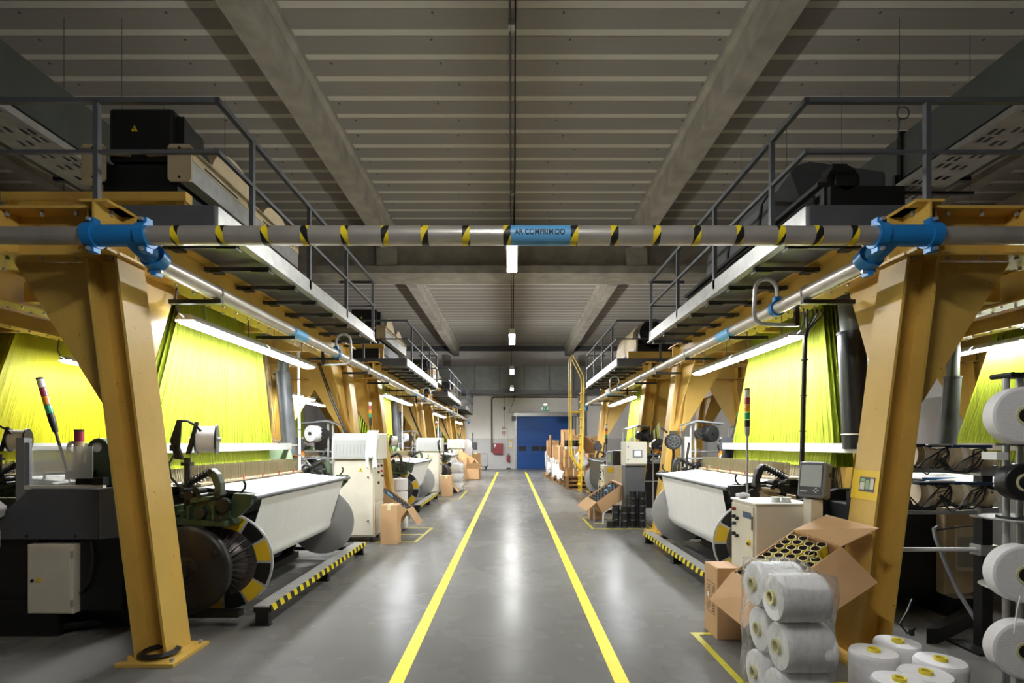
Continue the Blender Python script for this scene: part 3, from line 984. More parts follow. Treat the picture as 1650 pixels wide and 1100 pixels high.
def make_loom_lamp(T, label, group, u=2.9, y0=4.66, L=2.92, z=2.69):
    root = thing('tube_light', label, 'tube light', T(Vector((u, y0 + L / 2, z))), group)
    h = L / 2
    for i in (0, 1):
        a, b = y0 + i * h + .012, y0 + (i + 1) * h - .012
        MB(T).prism([(u - .05, z + .05), (u + .05, z + .05), (u + .09, z + .012), (u + .09, z - .012), (u + .082, z - .012), (u + .082, z), (u - .082, z), (u - .082, z - .012), (u - .09, z - .012), (u - .09, z + .012)], 'y', a, b).build('housing', 'white', root)
        MB(T).prism([(u - .072, z - .001), (u + .072, z - .001), (u + .07, z - .014), (u + .045, z - .034), (u - .045, z - .034), (u - .07, z - .014)], 'y', a + .01, b - .01).build('diffuser', 'lampl', root)
        for q in (a + .3, b - .3):
            MB(T).cyl((u, q, z + .05), (u, q, 2.97), .006, n=5).build('hanger', 'dgrey', root)
    MB(T).tube([(u, y0 + .02, z + .02), (u, y0 - .06, z + .04), (u + .02, y0 - .08, z + .12), (u + .05, y0 - .02, 2.96)], .008, 6).build('power_cable', 'dgrey', root)
    return root


ORD = ['nearest', 'second', 'third', 'farthest']
GL = [make_gantry(left, 'ochre yellow steel loom gantry left of the aisle, nearest of its row', 'yellow gantries left of the aisle')]
WL = [make_walkway(left, 'grey railed walkway along the nearest left gantry, above the aisle edge', 'railed walkways left of the aisle')]
JL = [make_jacquard_a(left, 'black and beige jacquard head on top of the nearest left gantry', 'jacquard heads left of the aisle')]
LL = [make_loom_lamp(left, 'bright tube light under the nearest left gantry, before the yellow harness', 'tube lights under the left gantries')]
for i in (1, 2, 3):
    for lst, l in ((GL, 'ochre yellow steel loom gantry left of the aisle, %s of its row' % ORD[i]),
                   (WL, 'grey railed walkway along the %s left gantry down the hall' % ORD[i]),
                   (JL, 'black and beige jacquard head on the %s left gantry down the hall' % ORD[i]),
                   (LL, 'bright tube light under the %s left gantry down the hall' % ORD[i])):
        lst.append(copy_tree(lst[0], label=l, loc=lst[0].location + Vector((0, PER * i, 0))))
GR = make_gantry(right_m, 'ochre steel loom gantry right of the aisle with a yellow card on its column', 'yellow gantries right of the aisle')
copy_tree(GR, label='second ochre yellow gantry right of the aisle, beside the yellow ladder', loc=GR.location + Vector((0, PER, 0)))
WR = make_walkway(right_m, 'grey railed walkway on the near right gantry, below the grey jacquard hood', 'railed walkways right of the aisle')
copy_tree(WR, label='second grey railed walkway on the right, ending at the yellow ladder', loc=WR.location + Vector((0, PER, 0)))
make_jacquard_b(right_m, 'jacquard head with grey sloped hood and black motor on the near right gantry', 'jacquard heads right of the aisle')
o = make_jacquard_c(right_m, 'jacquard head with round black drive end on the second right gantry', 'jacquard heads right of the aisle')
for lst in (o,):
    lst.location.y += PER
dyR = .7
o = make_loom_lamp(right_m, 'bright tube light under the near right gantry, left of the black cables', 'tube lights under the right gantries', y0=5.36)
copy_tree(o, label='bright tube light under the second right gantry, near the grey control panel', loc=o.location + Vector((0, PER - .3, 0)))

# the next machine row outwards: gantries and lights seen through the gaps
for sx, T0, src, dy, lab in ((-1, left, GL[0], 1.4, 'left'), (1, right_m, GR, -.3, 'right')):
    for k, nm in ((0, 'near'), (1, 'far')):
        copy_tree(src, label='ochre gantry of the outer loom row behind the %s row, %s one' % (lab, nm), group='yellow gantries of the outer rows', loc=src.location + Vector((sx * 3.0, dy + k * PER, 0)))
o = make_loom_lamp(left, 'tube light of the outer left loom row, half hidden by the near column gusset', 'tube lights of the outer rows', u=5.9, y0=6.95, L=1.5, z=2.69)
copy_tree(o, label='tube light of the outer left row seen past the grey suction pipe', loc=o.location + Vector((.9, 5.6, -.1)))
copy_tree(o, label='tube light of the outer left row beside the white conduit pole', loc=o.location + Vector((1.3, 3.7, -.1)))
o = make_loom_lamp(right_m, 'tube light of the outer right loom row, beyond the near column gusset', 'tube lights of the outer rows', u=6.3, y0=6.45, L=1.4, z=2.86)
copy_tree(o, label='tube light of the outer right row above the small reel stands', loc=o.location + Vector((-.7, 5.2, 0)))

# ------------------------------------------------------------------ compressed air pipes
YC, ZC, RC = 3.6, 3.012, .064
pipe = thing('compressed_air_pipe', 'steel compressed air pipe crossing the aisle, ringed with yellow and black tape', 'pipe', (0, YC, ZC))
MB().cyl((-2.5, YC, ZC), (2.5, YC, ZC), RC, n=32).cyl((-6.5, YC, ZC), (-2.86, YC, ZC), RC - .004, n=24).cyl((2.86, YC, ZC), (6.5, YC, ZC), RC - .004, n=24).build('pipe_tube', 'steel', pipe)
for px in (289, 361, 432, 495, 559, 623, 686, 752, 817, 924, 988, 1055, 1119, 1187, 1253, 1313, 1370, 1430):
    x = (px - CX) * YC / F
    MB().cyl((x - .025, YC, ZC), (x + .025, YC, ZC), RC + .0015, n=32, caps=False).build('tape_ring', 'hazp' if px < 600 else 'hazm', pipe)
x0, x1 = (823 - CX) * YC / F, (918 - CX) * YC / F
MB().cyl((x0, YC, ZC), (x1, YC, ZC), RC + .002, n=40, caps=False).build('label_sticker', 'bluel', pipe)
# the words follow the round front of the pipe
tx = text('lettering', 'AR COMPRIMIDO', .052, ((x0 + x1) / 2 - .005, YC - RC - .004, ZC), (PI / 2, 0, 0), 'ink', pipe, ext=.001, off=.0006)
xs = [v.co.x for v in tx.data.vertices]
xm_, kx = (min(xs) + max(xs)) / 2, .337 / (max(xs) - min(xs))
for v in tx.data.vertices:
    dz = v.co.z
    v.co.x = xm_ + (v.co.x - xm_) * kx
    v.co.y = -math.sqrt(max(1e-6, (RC + .0045) ** 2 - dz * dz)) + (.001 if v.co.y > -RC - .004 else 0)
for sx in (-1, 1):
    T = (lambda v, sx=sx: (sx * v[0], v[1], v[2]))
    t = thing('pipe_tee', 'blue cast tee joint and elbow on the %s end of the crossing air pipe' % ('left' if sx < 0 else 'right'), 'pipe fitting', (sx * 2.67, YC, ZC))
    MB(T).cyl((2.5, YC, ZC), (2.86, YC, ZC), .072, n=24).tube([(2.6, YC, ZC), (2.57, YC + .05, ZC - .05), (2.55, YC + .16, ZC - .1)], .068, 16).build('tee_body', 'blue', t)
    for u in (2.5, 2.86):
        c = MB(T).cyl((u - .035, YC, ZC), (u + .035, YC, ZC), .086, n=24).box(u - .028, u + .028, YC - .03, YC + .03, ZC + .07, ZC + .115).box(u - .028, u + .028, YC - .03, YC + .03, ZC - .115, ZC - .07).build('clamp', 'blue', t)
        MB(T).cyl((u, YC - .05, ZC + .1), (u, YC + .05, ZC + .1), .014, n=6).cyl((u, YC - .05, ZC - .1), (u, YC + .05, ZC - .1), .014, n=6).build('clamp_bolt', 'galv', c)
    c = MB(T).cyl((2.552, YC + .14, ZC - .085), (2.548, YC + .21, ZC - .115), .088, n=24).box(2.53, 2.57, YC + .12, YC + .2, ZC - .02, ZC + .02).box(2.53, 2.57, YC + .15, YC + .22, ZC - .22, ZC - .17).build('clamp', 'blue', t)
    MB(T).cyl((2.5, YC + .17, ZC - .19), (2.6, YC + .17, ZC - .19), .013, n=6).cyl((2.5, YC + .16, ZC), (2.6, YC + .16, ZC), .013, n=6).build('clamp_bolt', 'galv', c)
    yend = 31 if sx < 0 else 18
    t = thing('compressed_air_pipe', 'steel compressed air pipe running along the %s gantries above the aisle edge' % ('left' if sx < 0 else 'right'), 'pipe', (sx * 2.55, 8, 2.89))
    MB(T).cyl((2.55, YC + .2, 2.89), (2.55, yend, 2.89), .058, n=24).build('pipe_tube', 'steel', t)
    y = 4.55
    while y < yend - 1:
        b = MB(T).box(2.5, 2.95, y - .022, y + .022, 2.795, 2.83).build('bracket_arm', 'iron', t)
        MB(T).tube([(2.55 + .064 * math.cos(a), y, 2.89 + .064 * math.sin(a)) for a in [-.5 + (PI + 1) * i / 10 for i in range(11)]], .006, 5).build('u_bolt', 'galv', b)
        y += 1.55
    for y in (6.05, 13.6, 21.2):
        if y < yend:
            MB(T).cyl((2.55, y, 2.89), (2.55, y + .42, 2.89), .06, n=24, caps=False).build('label_sticker', 'bluel', t)
    MB(T).cyl((2.55, 10.2, 2.89), (2.55, 10.28, 2.89), .068, n=20).cyl((2.55, 17.2, 2.89), (2.55, 17.28, 2.89), .068, n=20).build('pipe_coupling', 'galv', t)
    MB(T).cyl((2.55, yend - .02, 2.89), (2.55, yend + .12, 2.89), .085, n=18).cyl((2.55, yend + .05, 2.89), (2.55, yend + .05, 2.7), .05, n=12).build('end_valve', 'blue', t)
    # goose-neck branches
    for j, y in enumerate((7.65, 15.1, 22.6) if sx < 0 else (5.08, 12.55)):
        lab = '%s goose-neck air branch rising from the %s air pipe' % (ORD[j], 'left' if sx < 0 else 'right')
        g = thing('air_branch', lab, 'pipe', (sx * 2.55, y, 2.9), 'goose-neck air branches')
        MB(T).cyl((2.55, y - .03, 2.89), (2.55, y + .03, 2.89), .074, n=20).box(2.52, 2.58, y - .03, y + .03, 2.95, 3.0).build('clamp', 'blue', g)
        pth = [(2.55, y, 2.95), (2.55, y, 3.07)] + [(2.445 + .105 * math.cos(a), y, 3.07 + .105 * math.sin(a)) for a in [PI * i / 8 for i in range(1, 8)]] + [(2.34, y, 3.07), (2.33, y, 2.85), (2.345, y, 2.78), (2.4, y, 2.745), (2.55, y, 2.735), (2.74, y, 2.735)]
        MB(T).tube(pth, .019, 8).build('bent_pipe', 'galv', g)
        MB(T).box(2.72, 2.76, y - .02, y + .02, 2.72, 2.99).build('hanger', 'iron', g)

# ------------------------------------------------------------------ weaving looms
BU, BZ, Y0, Y1 = 2.59, .53, 4.75, 7.19               # warp beam axis and its two flanges
YM = (Y0 + Y1) / 2


def signal_tower(parent, base, top, r=.028, T=None, seg=.062, pole='black', name='signal_tower'):
    base, top = Vector(base), Vector(top)
    d = (top - base).normalized()
    p = MB(T).cyl(base, top, .011, n=8).cyl(top - d * .03, top + d * .055, r * .75, r, n=14).build(name, pole, parent)
    z = top + d * .055
    for nm, m in (('dark_segment', 'rubber'), ('green_lamp', 'greenl'), ('amber_lamp', 'amber'), ('red_lamp', 'redl'), ('clear_lamp', 'clear')):
        MB(T).cyl(z, z + d * (seg - .004), r, n=16).build(nm, m, p)
        z = z + d * seg
    MB(T).cyl(z, z + d * .012, r, n=16).build('tower_cap', 'black', p)
    return p


def harness_mesh(T, name, m, parent, u, ya, yb, za, ya2, yb2, zb, layers=6, n=200, du=.22, r=.0042, wob=.004):
    """cords running from a narrow row above (za) to a wider row below (zb): nobody could count them"""
    rr = random.Random(11)
    b = MB(T)
    for k in range(layers):
        f = k / max(1, layers - 1) - .5
        for i in range(n):
            t = (i + .5 + rr.uniform(-.3, .3)) / n
            p = Vector((u + f * du * .7, ya + (yb - ya) * t, za))
            q = Vector((u + f * du + rr.uniform(-wob, wob), ya2 + (yb2 - ya2) * t, zb))
            vs = []
            for c in (p, q):
                for a in (0, 2.094, 4.189):
                    vs.append((c.x + r * math.cos(a), c.y + r * 1.5 * math.sin(a), c.z))
            b.add(vs, [(0, 1, 4, 3), (1, 2, 5, 4), (2, 0, 3, 5)])
    return b.build(name, m, parent, kind='stuff')


def spring(m, p, q, r, n=9, w=.006):
    p, q = Vector(p), Vector(q)
    d = (q - p)
    a = d.normalized().orthogonal().normalized()
    b = d.normalized().cross(a)
    m.tube([p + d * (i / (n * 10)) + (a * math.cos(i * .628) + b * math.sin(i * .628)) * r for i in range(n * 10 + 1)], w, 5)
    m.cyl(p, q, r * .62, n=8)
    return m


def side_casting(T, root, cast, dark, side):
    """lever, spring, hook and bracket that carry the whip roll at one end"""
    TT = T if not side else (lambda v: T(Vector((v[0], 2 * YM - v[1], v[2]))))
    c = MB(TT)
    c.prism([(3.0, .92), (2.52, .9), (2.44, .95), (2.44, 1.0), (2.52, 1.06), (2.6, 1.12), (2.72, 1.1), (2.8, 1.02), (3.0, 1.0)], 'y', 4.56, 4.6)
    c.prism([(3.0, .90), (2.45, .88), (2.45, .93), (3.0, .95)], 'y', 4.5, 4.68)
    c.prism([(2.75, 1.08), (2.58, 1.11), (2.56, 1.14), (2.75, 1.13)], 'y', 4.5, 4.66)
    for u in (2.56, 2.66, 2.77, 2.9):
        c.box(u - .012, u + .012, 4.5, 4.66, .94, 1.06)
    b = c.build('bracket_casting', cast, root, bev=.006)
    MB(TT).cyl((2.63, 4.45, 1.0), (2.63, 4.5, 1.0), .035, n=10).cyl((2.5, 4.46, .96), (2.5, 4.5, .96), .026, n=10).cyl((2.85, 4.46, .98), (2.85, 4.5, .98), .02, n=8).build('bolt', 'iron', b)
    m = MB(TT)
    o = [(2.60, 1.38), (2.545, 1.33), (2.515, 1.25), (2.51, 1.14), (2.57, 1.12), (2.572, 1.22), (2.6, 1.3), (2.64, 1.34)]
    m.prism(o, 'y', 4.55, 4.63)
    lv = m.build('lever', cast if not dark else 'black', root, bev=.008)
    MB(TT).cyl((2.6, 4.54, 1.35), (2.6, 4.64, 1.35), .022, n=10).cyl((2.54, 4.54, 1.15), (2.54, 4.64, 1.15), .03, n=10).build('pivot_pin', 'iron', lv)
    spring(MB(TT), (2.86, 4.6, 1.22), (2.62, 4.6, 1.35), .034).build('spring', 'iron', root)
    m = MB(TT)
    m.prism([(2.43, 1.16), (2.27, 1.15), (2.28, 1.06), (2.37, .97), (2.43, .94), (2.48, .97), (2.46, 1.08)], 'y', 4.6, 4.66)
    m.prism([(2.46, 1.0), (2.4, .9), (2.44, .87), (2.52, .95)], 'y', 4.58, 4.68)
    h = m.build('roll_holder', cast if not dark else 'black', root, bev=.006)
    MB(TT).tube([(2.4, 4.63, 1.14), (2.37, 4.63, 1.17), (2.345, 4.63, 1.2), (2.34, 4.63, 1.235), (2.355, 4.63, 1.262)], .011, 6).build('hook', 'iron', h)
    g = MB(TT)
    for i in range(18):
        a = 2 * PI * i / 18
        g.cbox((2.49 + .056 * math.cos(a), 4.55, 1.06 + .056 * math.sin(a)), (.014, .05, .014))
    g.cyl((2.49, 4.52, 1.06), (2.49, 4.58, 1.06), .052, n=18).build('gear', 'iron', root)
    m = MB(TT)
    for i, (u, z, r) in enumerate(((2.7, 1.19, .03), (2.76, 1.15, .04), (2.67, 1.14, .025), (2.82, 1.2, .022))):
        m.cyl((u, 4.5, z), (u, 4.62, z), r, n=10)
    m.box(2.6, 2.9, 4.6, 4.64, 1.12, 1.16).build('linkage', 'iron', root)
    MB(TT).prism([(2.83 + .055 * math.cos(a), 1.25 + .05 * math.sin(a)) for a in [PI * i / 8 for i in range(9)]] + [(2.83 - .035 * math.cos(a), 1.25 + .03 * math.sin(a)) for a in [PI * i / 8 for i in range(9)]], 'y', 4.66, 4.72).build('cable_loop', 'rubber', root)


def make_loom(T, label, group, cast='green', dark=False, RR=.13, spool='post', sheet='sheet', ext=0):
    root = thing('weaving_loom', label, 'loom', T(Vector((3.4, YM, 0))), group)
    # --- warp beam
    f = MB(T).lathe([(0, -.012), (.43, -.012), (.44, -.004), (.44, .012), (.43, .018), (0, .018)], (BU, Y0, BZ), (0, 1, 0), 48).build('beam_flange', 'alu', root)
    f2 = MB(T).lathe([(0, -.018), (.43, -.018), (.44, -.012), (.44, .004), (.43, .012), (0, .012)], (BU, Y1, BZ), (0, 1, 0), 48).build('beam_flange', 'alu', root)
    T0, T, f0 = T, (T if not dark else (lambda v: T0(Vector((v[0], 2 * YM - v[1], v[2]))))), f
    f = f2 if dark else f
    for i in range(12):
        a0, a1 = 2 * PI * i / 12 + .03, 2 * PI * (i + 1) / 12 - .03
        pts = [(BU + r * math.cos(a_), BZ + r * math.sin(a_)) for r, a_ in [(.425, a0 + (a1 - a0) * k / 6) for k in range(7)] + [(.31, a1), (.265, (a0 + a1) / 2), (.31, a0)]]
        MB(T).prism(pts, 'y', Y0 - .017, Y0 - .011).build('painted_segment', 'yellow2' if i % 2 else 'black', f)
        ca, sa = math.cos(a0 - .03), math.sin(a0 - .03)
        for a_ in (a0 - .03, (a0 + a1) / 2):
            ca, sa = math.cos(a_), math.sin(a_)
            w = Vector((-sa, 0, ca)) * .004
            q = [Vector((BU + r * ca, y, BZ + r * sa)) for r, y in ((.12, Y0 - .18), (.24, Y0 - .065), (.29, Y0 - .035), (.29, Y0 - .01), (.12, Y0 - .01))]
            MB(T).slab([x - w for x in q], w, .008).build('rib', 'flange', f)
    m = MB(T).lathe([(.30, -.013), (.30, -.02), (.23, -.035), (.215, -.06), (.13, -.1), (.12, -.18), (0, -.18)], (BU, Y0, BZ), (0, 1, 0), 36)
    m.build('hub_cone', 'flange', f)
    T = T0
    MB(T).cyl((BU, Y0, BZ), (BU, Y1, BZ), RR, n=32).build('warp_roll', sheet, root)
    MB(T).cyl((BU, Y0 - .34, BZ), (BU, Y0, BZ), .05, n=12).cyl((BU, Y1, BZ), (BU, Y1 + .2, BZ), .06, n=12).build('beam_shaft', 'iron', root)
    # --- warp sheet: over the whip roll and down to the roll
    ru, rz, rr = 2.31, 1.11, .028
    path = [(3.5, 1.2), (3.0, 1.2), (2.8, 1.19), (ru + .02, rz + rr + .004)] + [(ru + (rr + .003) * math.cos(a), rz + (rr + .003) * math.sin(a)) for a in [PI / 2 + .2 + i * .35 for i in range(5)]]
    tu = BU - RR - .003
    for i in range(1, 8):
        f_ = i / 8
        path.append((ru - rr - .003 + (tu - ru + rr + .003) * f_, rz - .02 + (BZ - rz + .02) * f_))
    path += [(BU + (RR + .003) * math.cos(a), BZ + (RR + .003) * math.sin(a)) for a in [PI + .18 * i for i in range(12)]]
    ys = [Y0 + .07 + (Y1 - Y0 - .14) * j / 30 for j in range(31)]
    vs = [(p[0], y, p[1]) for p in path for y in ys]
    fs = [(i * 31 + j, i * 31 + j + 1, (i + 1) * 31 + j + 1, (i + 1) * 31 + j) for i in range(len(path) - 1) for j in range(30)]
    MB(T).add(vs, fs, True).build('warp_sheet', sheet, root, autosmooth=False)
    MB(T).cyl((ru - rr - .026, Y0 - .12, rz + .004), (ru - rr - .026, Y1 + .12, rz + .004), .02, n=12).build('guide_rod', 'zinc', root)
    MB(T).cyl((ru, Y0 - .1, rz), (ru, Y1 + .1, rz), rr, n=14).build('whip_roll', 'galv', root)
    # --- brake disc in front of the flange
    b = MB(T).lathe([(0, -.04), (.33, -.04), (.36, -.02), (.367, 0), (.367, .035), (.34, .05), (0, .05)], (2.735, 4.44, .53), (0, 1, 0), 48).build('brake_disc', 'iron', root)
    m = MB(T).lathe([(0, -.09), (.06, -.09), (.07, -.06), (.12, -.045), (.12, -.035), (0, -.035)], (2.735, 4.44, .53), (0, 1, 0), 24)
    for i in range(6):
        a = i * PI / 3
        m.cyl((2.735 + .09 * math.cos(a), 4.37,   .53 + .09 * math.sin(a)), (2.735 + .09 * math.cos(a), 4.40, .53 + .09 * math.sin(a)), .014, n=6)
    m.build('disc_hub', 'iron', b)
    m = MB(T)
    for a in (.9, 2.6, 4.4, 5.6):
        m.cyl((2.735 + .3 * math.cos(a), 4.38, .53 + .3 * math.sin(a)), (2.735 + .3 * math.cos(a), 4.41, .53 + .3 * math.sin(a)), .022, n=8)
    m.build('disc_stud', 'black', b)
    # --- machine bed and side frames
    for y in (4.6, 7.3):
        MB(T).prism([(3.05, 0), (4.95, 0), (4.95, .8), (4.6, 1.12), (3.4, 1.12), (3.0, 1.0), (2.95, .4)], 'y', y - .03, y + .05).build('side_frame', 'black', root)
    MB(T).box(2.35, 3.05, 4.52, 4.62, .1, .15).build('beam_rest', 'iron', root)
    MB(T).box(2.35, 3.05, 7.35, 7.45, .1, .15).build('beam_rest', 'iron', root)
    MB(T).box(3.1, 4.7, 4.65, 7.27, .3, .95).box(2.95, 3.1, 4.65, 7.27, .62, .78).build('machine_bed', 'black', root)
    MB(T).box(2.95, 3.05, 4.6, 7.3, .02, .1).box(4.3, 4.4, 4.6, 7.3, .02, .1).build('floor_rail', 'iron', root)
    m = MB(T)
    for i in range(3):
        m.tube([(2.96 - .03 * i, 5.2, .5 - .05 * i), (2.93 - .03 * i, 5.8, .3), (2.92 - .02 * i, 6.5, .26 - .02 * i), (2.95, 7.0, .4 - .04 * i)], .022, 6)
    m.build('air_hose', 'rubber', root)
    for s_ in (0, 1):
        side_casting(T, root, cast, dark, s_)
    # --- drop wires, heddles, comber board and harness
    rr_ = random.Random(5)
    b = MB(T)
    for k in range(3):
        for i in range(150):
            y = 4.86 + 2.24 * (i + rr_.uniform(0, .6)) / 150
            b.box(2.88 + k * .07, 2.883 + k * .07, y, y + .007, 1.16, 1.385 + .003 * math.sin(i * .7))
    b.build('drop_wires', 'heddle', root, kind='stuff')
    MB(T).box(2.84, 3.1, 4.82, 7.15, 1.205, 1.225).build('wire_tray', 'beige', root)
    for i in range(5):
        y = 5.15 + i * .42
        MB(T).box(2.828, 2.84, y, y + .014, 1.215, 1.26).build('warp_clip', 'red', root)
    MB(T).box(3.2, 3.7, 4.8, 7.2, 1.02, 1.1).build('reed_beam', 'iron', root)
    harness_mesh(T, 'heddle_wires', 'heddle', root, 3.45, 4.85, 7.15, 1.36, 4.85, 7.15, 1.1, layers=5, n=150, du=.24, r=.004)
    harness_mesh(T, 'lower_harness', 'thread', root, 3.47, 4.86, 7.3, 1.62, 4.86, 7.3, 1.34, layers=5, n=220, du=.26)
    harness_mesh(T, 'harness_cords', 'thread', root, 3.5, 5.5, 7.05, 3.3, 4.82, 7.36, 1.55, layers=6, n=230, du=.3)
    harness_mesh(T, 'side_cords', 'heddle', root, 3.5, 7.15, 7.4, 3.2, 7.42, 7.72, 1.6, layers=2, n=8, du=.12, r=.003)
    MB(T).box(3.3, 3.34, 4.56, 7.9, 1.5, 1.594).box(3.66, 3.7, 4.56, 7.9, 1.5, 1.594).build('comber_board', 'creel_white' if not dark else 'creamw', root)
    for y in (4.62, 7.85):
        MB(T).box(3.34, 3.66, y - .05, y + .05, 1.5, 1.585).build('board_end', 'white', root)
        q = MB(T).prism([(3.3, 1.5), (3.6, 1.5), (3.72, 1.14), (3.22, 1.14)], 'y', y - .05, y + .03).build('board_stand', 'mint' if (not dark and y > 5) else 'black', root, bev=.01)
        MB(T).box(3.2, 3.8, y - .06, y + .04, .9, 1.14).build('stand_foot', 'iron', q)
        MB(T).cyl((3.4, y + .05, 1.34), (3.7, y + .05, 1.34), .05, n=12).build('tension_motor', 'black', root)
    # --- the spool of the selvedge yarn
    if spool == 'post':
        p = MB(T).cyl((2.83, 4.6, .98), (2.83, 4.6, 1.47), .026, n=10).box(2.79, 2.87, 4.57, 4.63, 1.40, 1.43).build('spool_post', 'iron', root)
        MB(T).prism([(2.97, 1.62), (2.91, 1.8), (2.88, 1.8), (2.885, 1.76), (2.9, 1.56), (2.86, 1.45), (2.93, 1.46)], 'y', 4.58, 4.61).prism([(2.86, 1.5), (2.78, 1.78), (2.75, 1.78), (2.82, 1.5)], 'y', 4.62, 4.64).tube([(2.89, 4.6, 1.79), (2.83, 4.6, 1.79), (2.77, 4.62, 1.75), (2.73, 4.63, 1.7)], .012, 6).build('spool_arm', 'iron', p)
        MB(T).tube([(2.93, 4.58, 1.5), (2.965, 4.56, 1.42), (2.95, 4.56, 1.3), (2.87, 4.58, 1.2)], .01, 6).box(2.92, 2.96, 4.56, 4.6, 1.53, 1.58).build('arm_cable', 'rubber', p)
        c, ax = Vector((2.83, 4.72, 1.63)), Vector((-1, .42, 0)).normalized()
        s1 = MB(T).lathe([(0, 0), (.135, 0), (.14, .006), (.135, .014), (0, .014)], c, ax, 28).lathe([(0, .16), (.135, .16), (.14, .166), (.135, .174), (0, .174)], c, ax, 28).build('yarn_spool', 'rubber', root)
        MB(T).lathe([(.118, .014), (.118, .16)], c, ax, 28).build('wound_yarn', 'yarnx', s1)
        MB(T).cyl(c - ax * .05, c + ax * .2, .02, n=10).build('spool_axle', 'white', s1)
    else:
        p = MB(T).tube([(2.72, 4.62, 1.1), (2.73, 4.62, 1.4), (2.76, 4.62, 1.6)], .02, 8).build('spool_post', 'iron', root)
    return root


LOOM = [make_loom(left, 'weaving loom with white warp, dark green castings and spool post, nearest left of the aisle', 'weaving looms left of the aisle')]
for i in (1, 2, 3):
    LOOM.append(copy_tree(LOOM[0], label='weaving loom with white warp and green castings, %s in the left row down the hall' % ORD[i], loc=LOOM[0].location + Vector((0, PER * i, 0))))
RL = make_loom(right, 'weaving loom with white warp sheet, cream and black castings, nearest right of the aisle', 'weaving looms right of the aisle', cast='beige', dark=True, RR=.2, spool='none')
RL2 = make_loom(right, 'weaving loom with a black warp, behind the tilted box and cabinet right of the aisle', 'weaving looms right of the aisle', cast='beige', dark=True, RR=.3, spool='none', sheet='rubber')
RL2.location.y += PER
OL = copy_tree(LOOM[0], label='loom of the outer left row whose yellow harness fills the view beyond the near column', group='looms of the outer rows', loc=LOOM[0].location + Vector((-3.0, 1.4, 0)))
copy_tree(LOOM[0], label='loom of the outer left row with a green harness behind the grey suction pipe', group='looms of the outer rows', loc=LOOM[0].location + Vector((-3.0, 1.4 + PER, 0)))
ORL = copy_tree(RL, label='loom of the outer right row with a yellow harness behind the reel stand', group='looms of the outer rows', loc=RL.location + Vector((3.0, -.45, 0)))

for ch in CHILD[OL.name]:
    if ch.name.startswith(('harness_cords', 'lower_harness')):
        ch.material_slots[0].link = 'OBJECT'
        ch.material_slots[0].material = M['thread2']

# spool facing the viewer on a curved post, one per right loom
def disc_spool(c, label):
    c = Vector(c)
    t = thing('feeder_spool', label, 'spool', c - Vector((0, 0, .5)), 'feeder spools of the right looms')
    MB().tube([c + Vector((.0, .06, -.02)), c + Vector((.02, .08, -.2)), c + Vector((-.02, .08, -.6))], .022, 8).build('post', 'iron', t)
    s = MB().lathe([(0, 0), (.125, 0), (.13, .006), (.125, .014), (0, .014)], c, (0.1, 1, 0), 28).lathe([(0, .1), (.125, .1), (.13, .106), (.125, .114), (0, .114)], c, (.1, 1, 0), 28).build('spool', 'rubber', t)
    MB().lathe([(.1, .014), (.1, .1)], c, (.1, 1, 0), 28).build('wound_yarn', 'yarnx', s)
    m = MB()
    for i in range(8):
        a = i * PI / 4
        m.tube([c + Vector((.02 * math.cos(a), -.006, .02 * math.sin(a))), c + Vector((.085 * math.cos(a), -.006, .085 * math.sin(a)))], .005, 4)
    m.tube([c + Vector((.09 * math.cos(a), -.006, .09 * math.sin(a))) for a in [2 * PI * i / 24 for i in range(25)]], .005, 4)
    m.build('spoke_ring', 'dgrey', s)
    MB().cyl(c + Vector((-.1, .03, .14)), c + Vector((-.2, .03, .23)), .018, n=6).box(c.x - .06, c.x + .05, c.y - .01, c.y + .05, c.z + .12, c.z + .17).build('tension_arm', 'iron', t)


disc_spool(at(1086, 711, 8.45), 'round black feeder spool on a curved post behind the near right warp sheet')
disc_spool(at(963.5, 719.5, 15.9), 'round black feeder spool on a post near the yellow ladder')

# perforated steps along the looms
def make_step(T, y0, y1, label, group):
    t = thing('loom_step', label, 'step', T(Vector((2.17, (y0 + y1) / 2, 0))), group)
    MB(T).box(2.11, 2.25, y0, y1, .165, .178).build('tread', 'grate', t)
    MB(T).box(2.1, 2.115, y0, y1, .12, .182).build('hazard_lip', 'haze', t)
    MB(T).box(2.245, 2.255, y0, y1, .12, .165).build('back_lip', 'black', t)
    for y in (y0, (y0 + y1) / 2, y1 - .06):
        MB(T).box(2.125, 2.24, y + .002, y + .058, .012, .165).box(2.115, 2.29, y + .002, y + .058, 0, .014).build('foot', 'black', t)
    return t


ST = make_step(left, 4.6, 7.56, 'pierced steel step with hazard edging along the nearest left loom', 'steps along the looms')
copy_tree(ST, label='pierced steel step along the second left loom, partly behind the tilted box', loc=ST.location + Vector((0, PER, 0)))
copy_tree(ST, label='pierced steel step along the third left loom far down the row', loc=ST.location + Vector((0, PER * 2, 0)))
make_step(right_m, 5.45, 8.45, 'pierced steel step with hazard edging along the near right loom', 'steps along the looms')

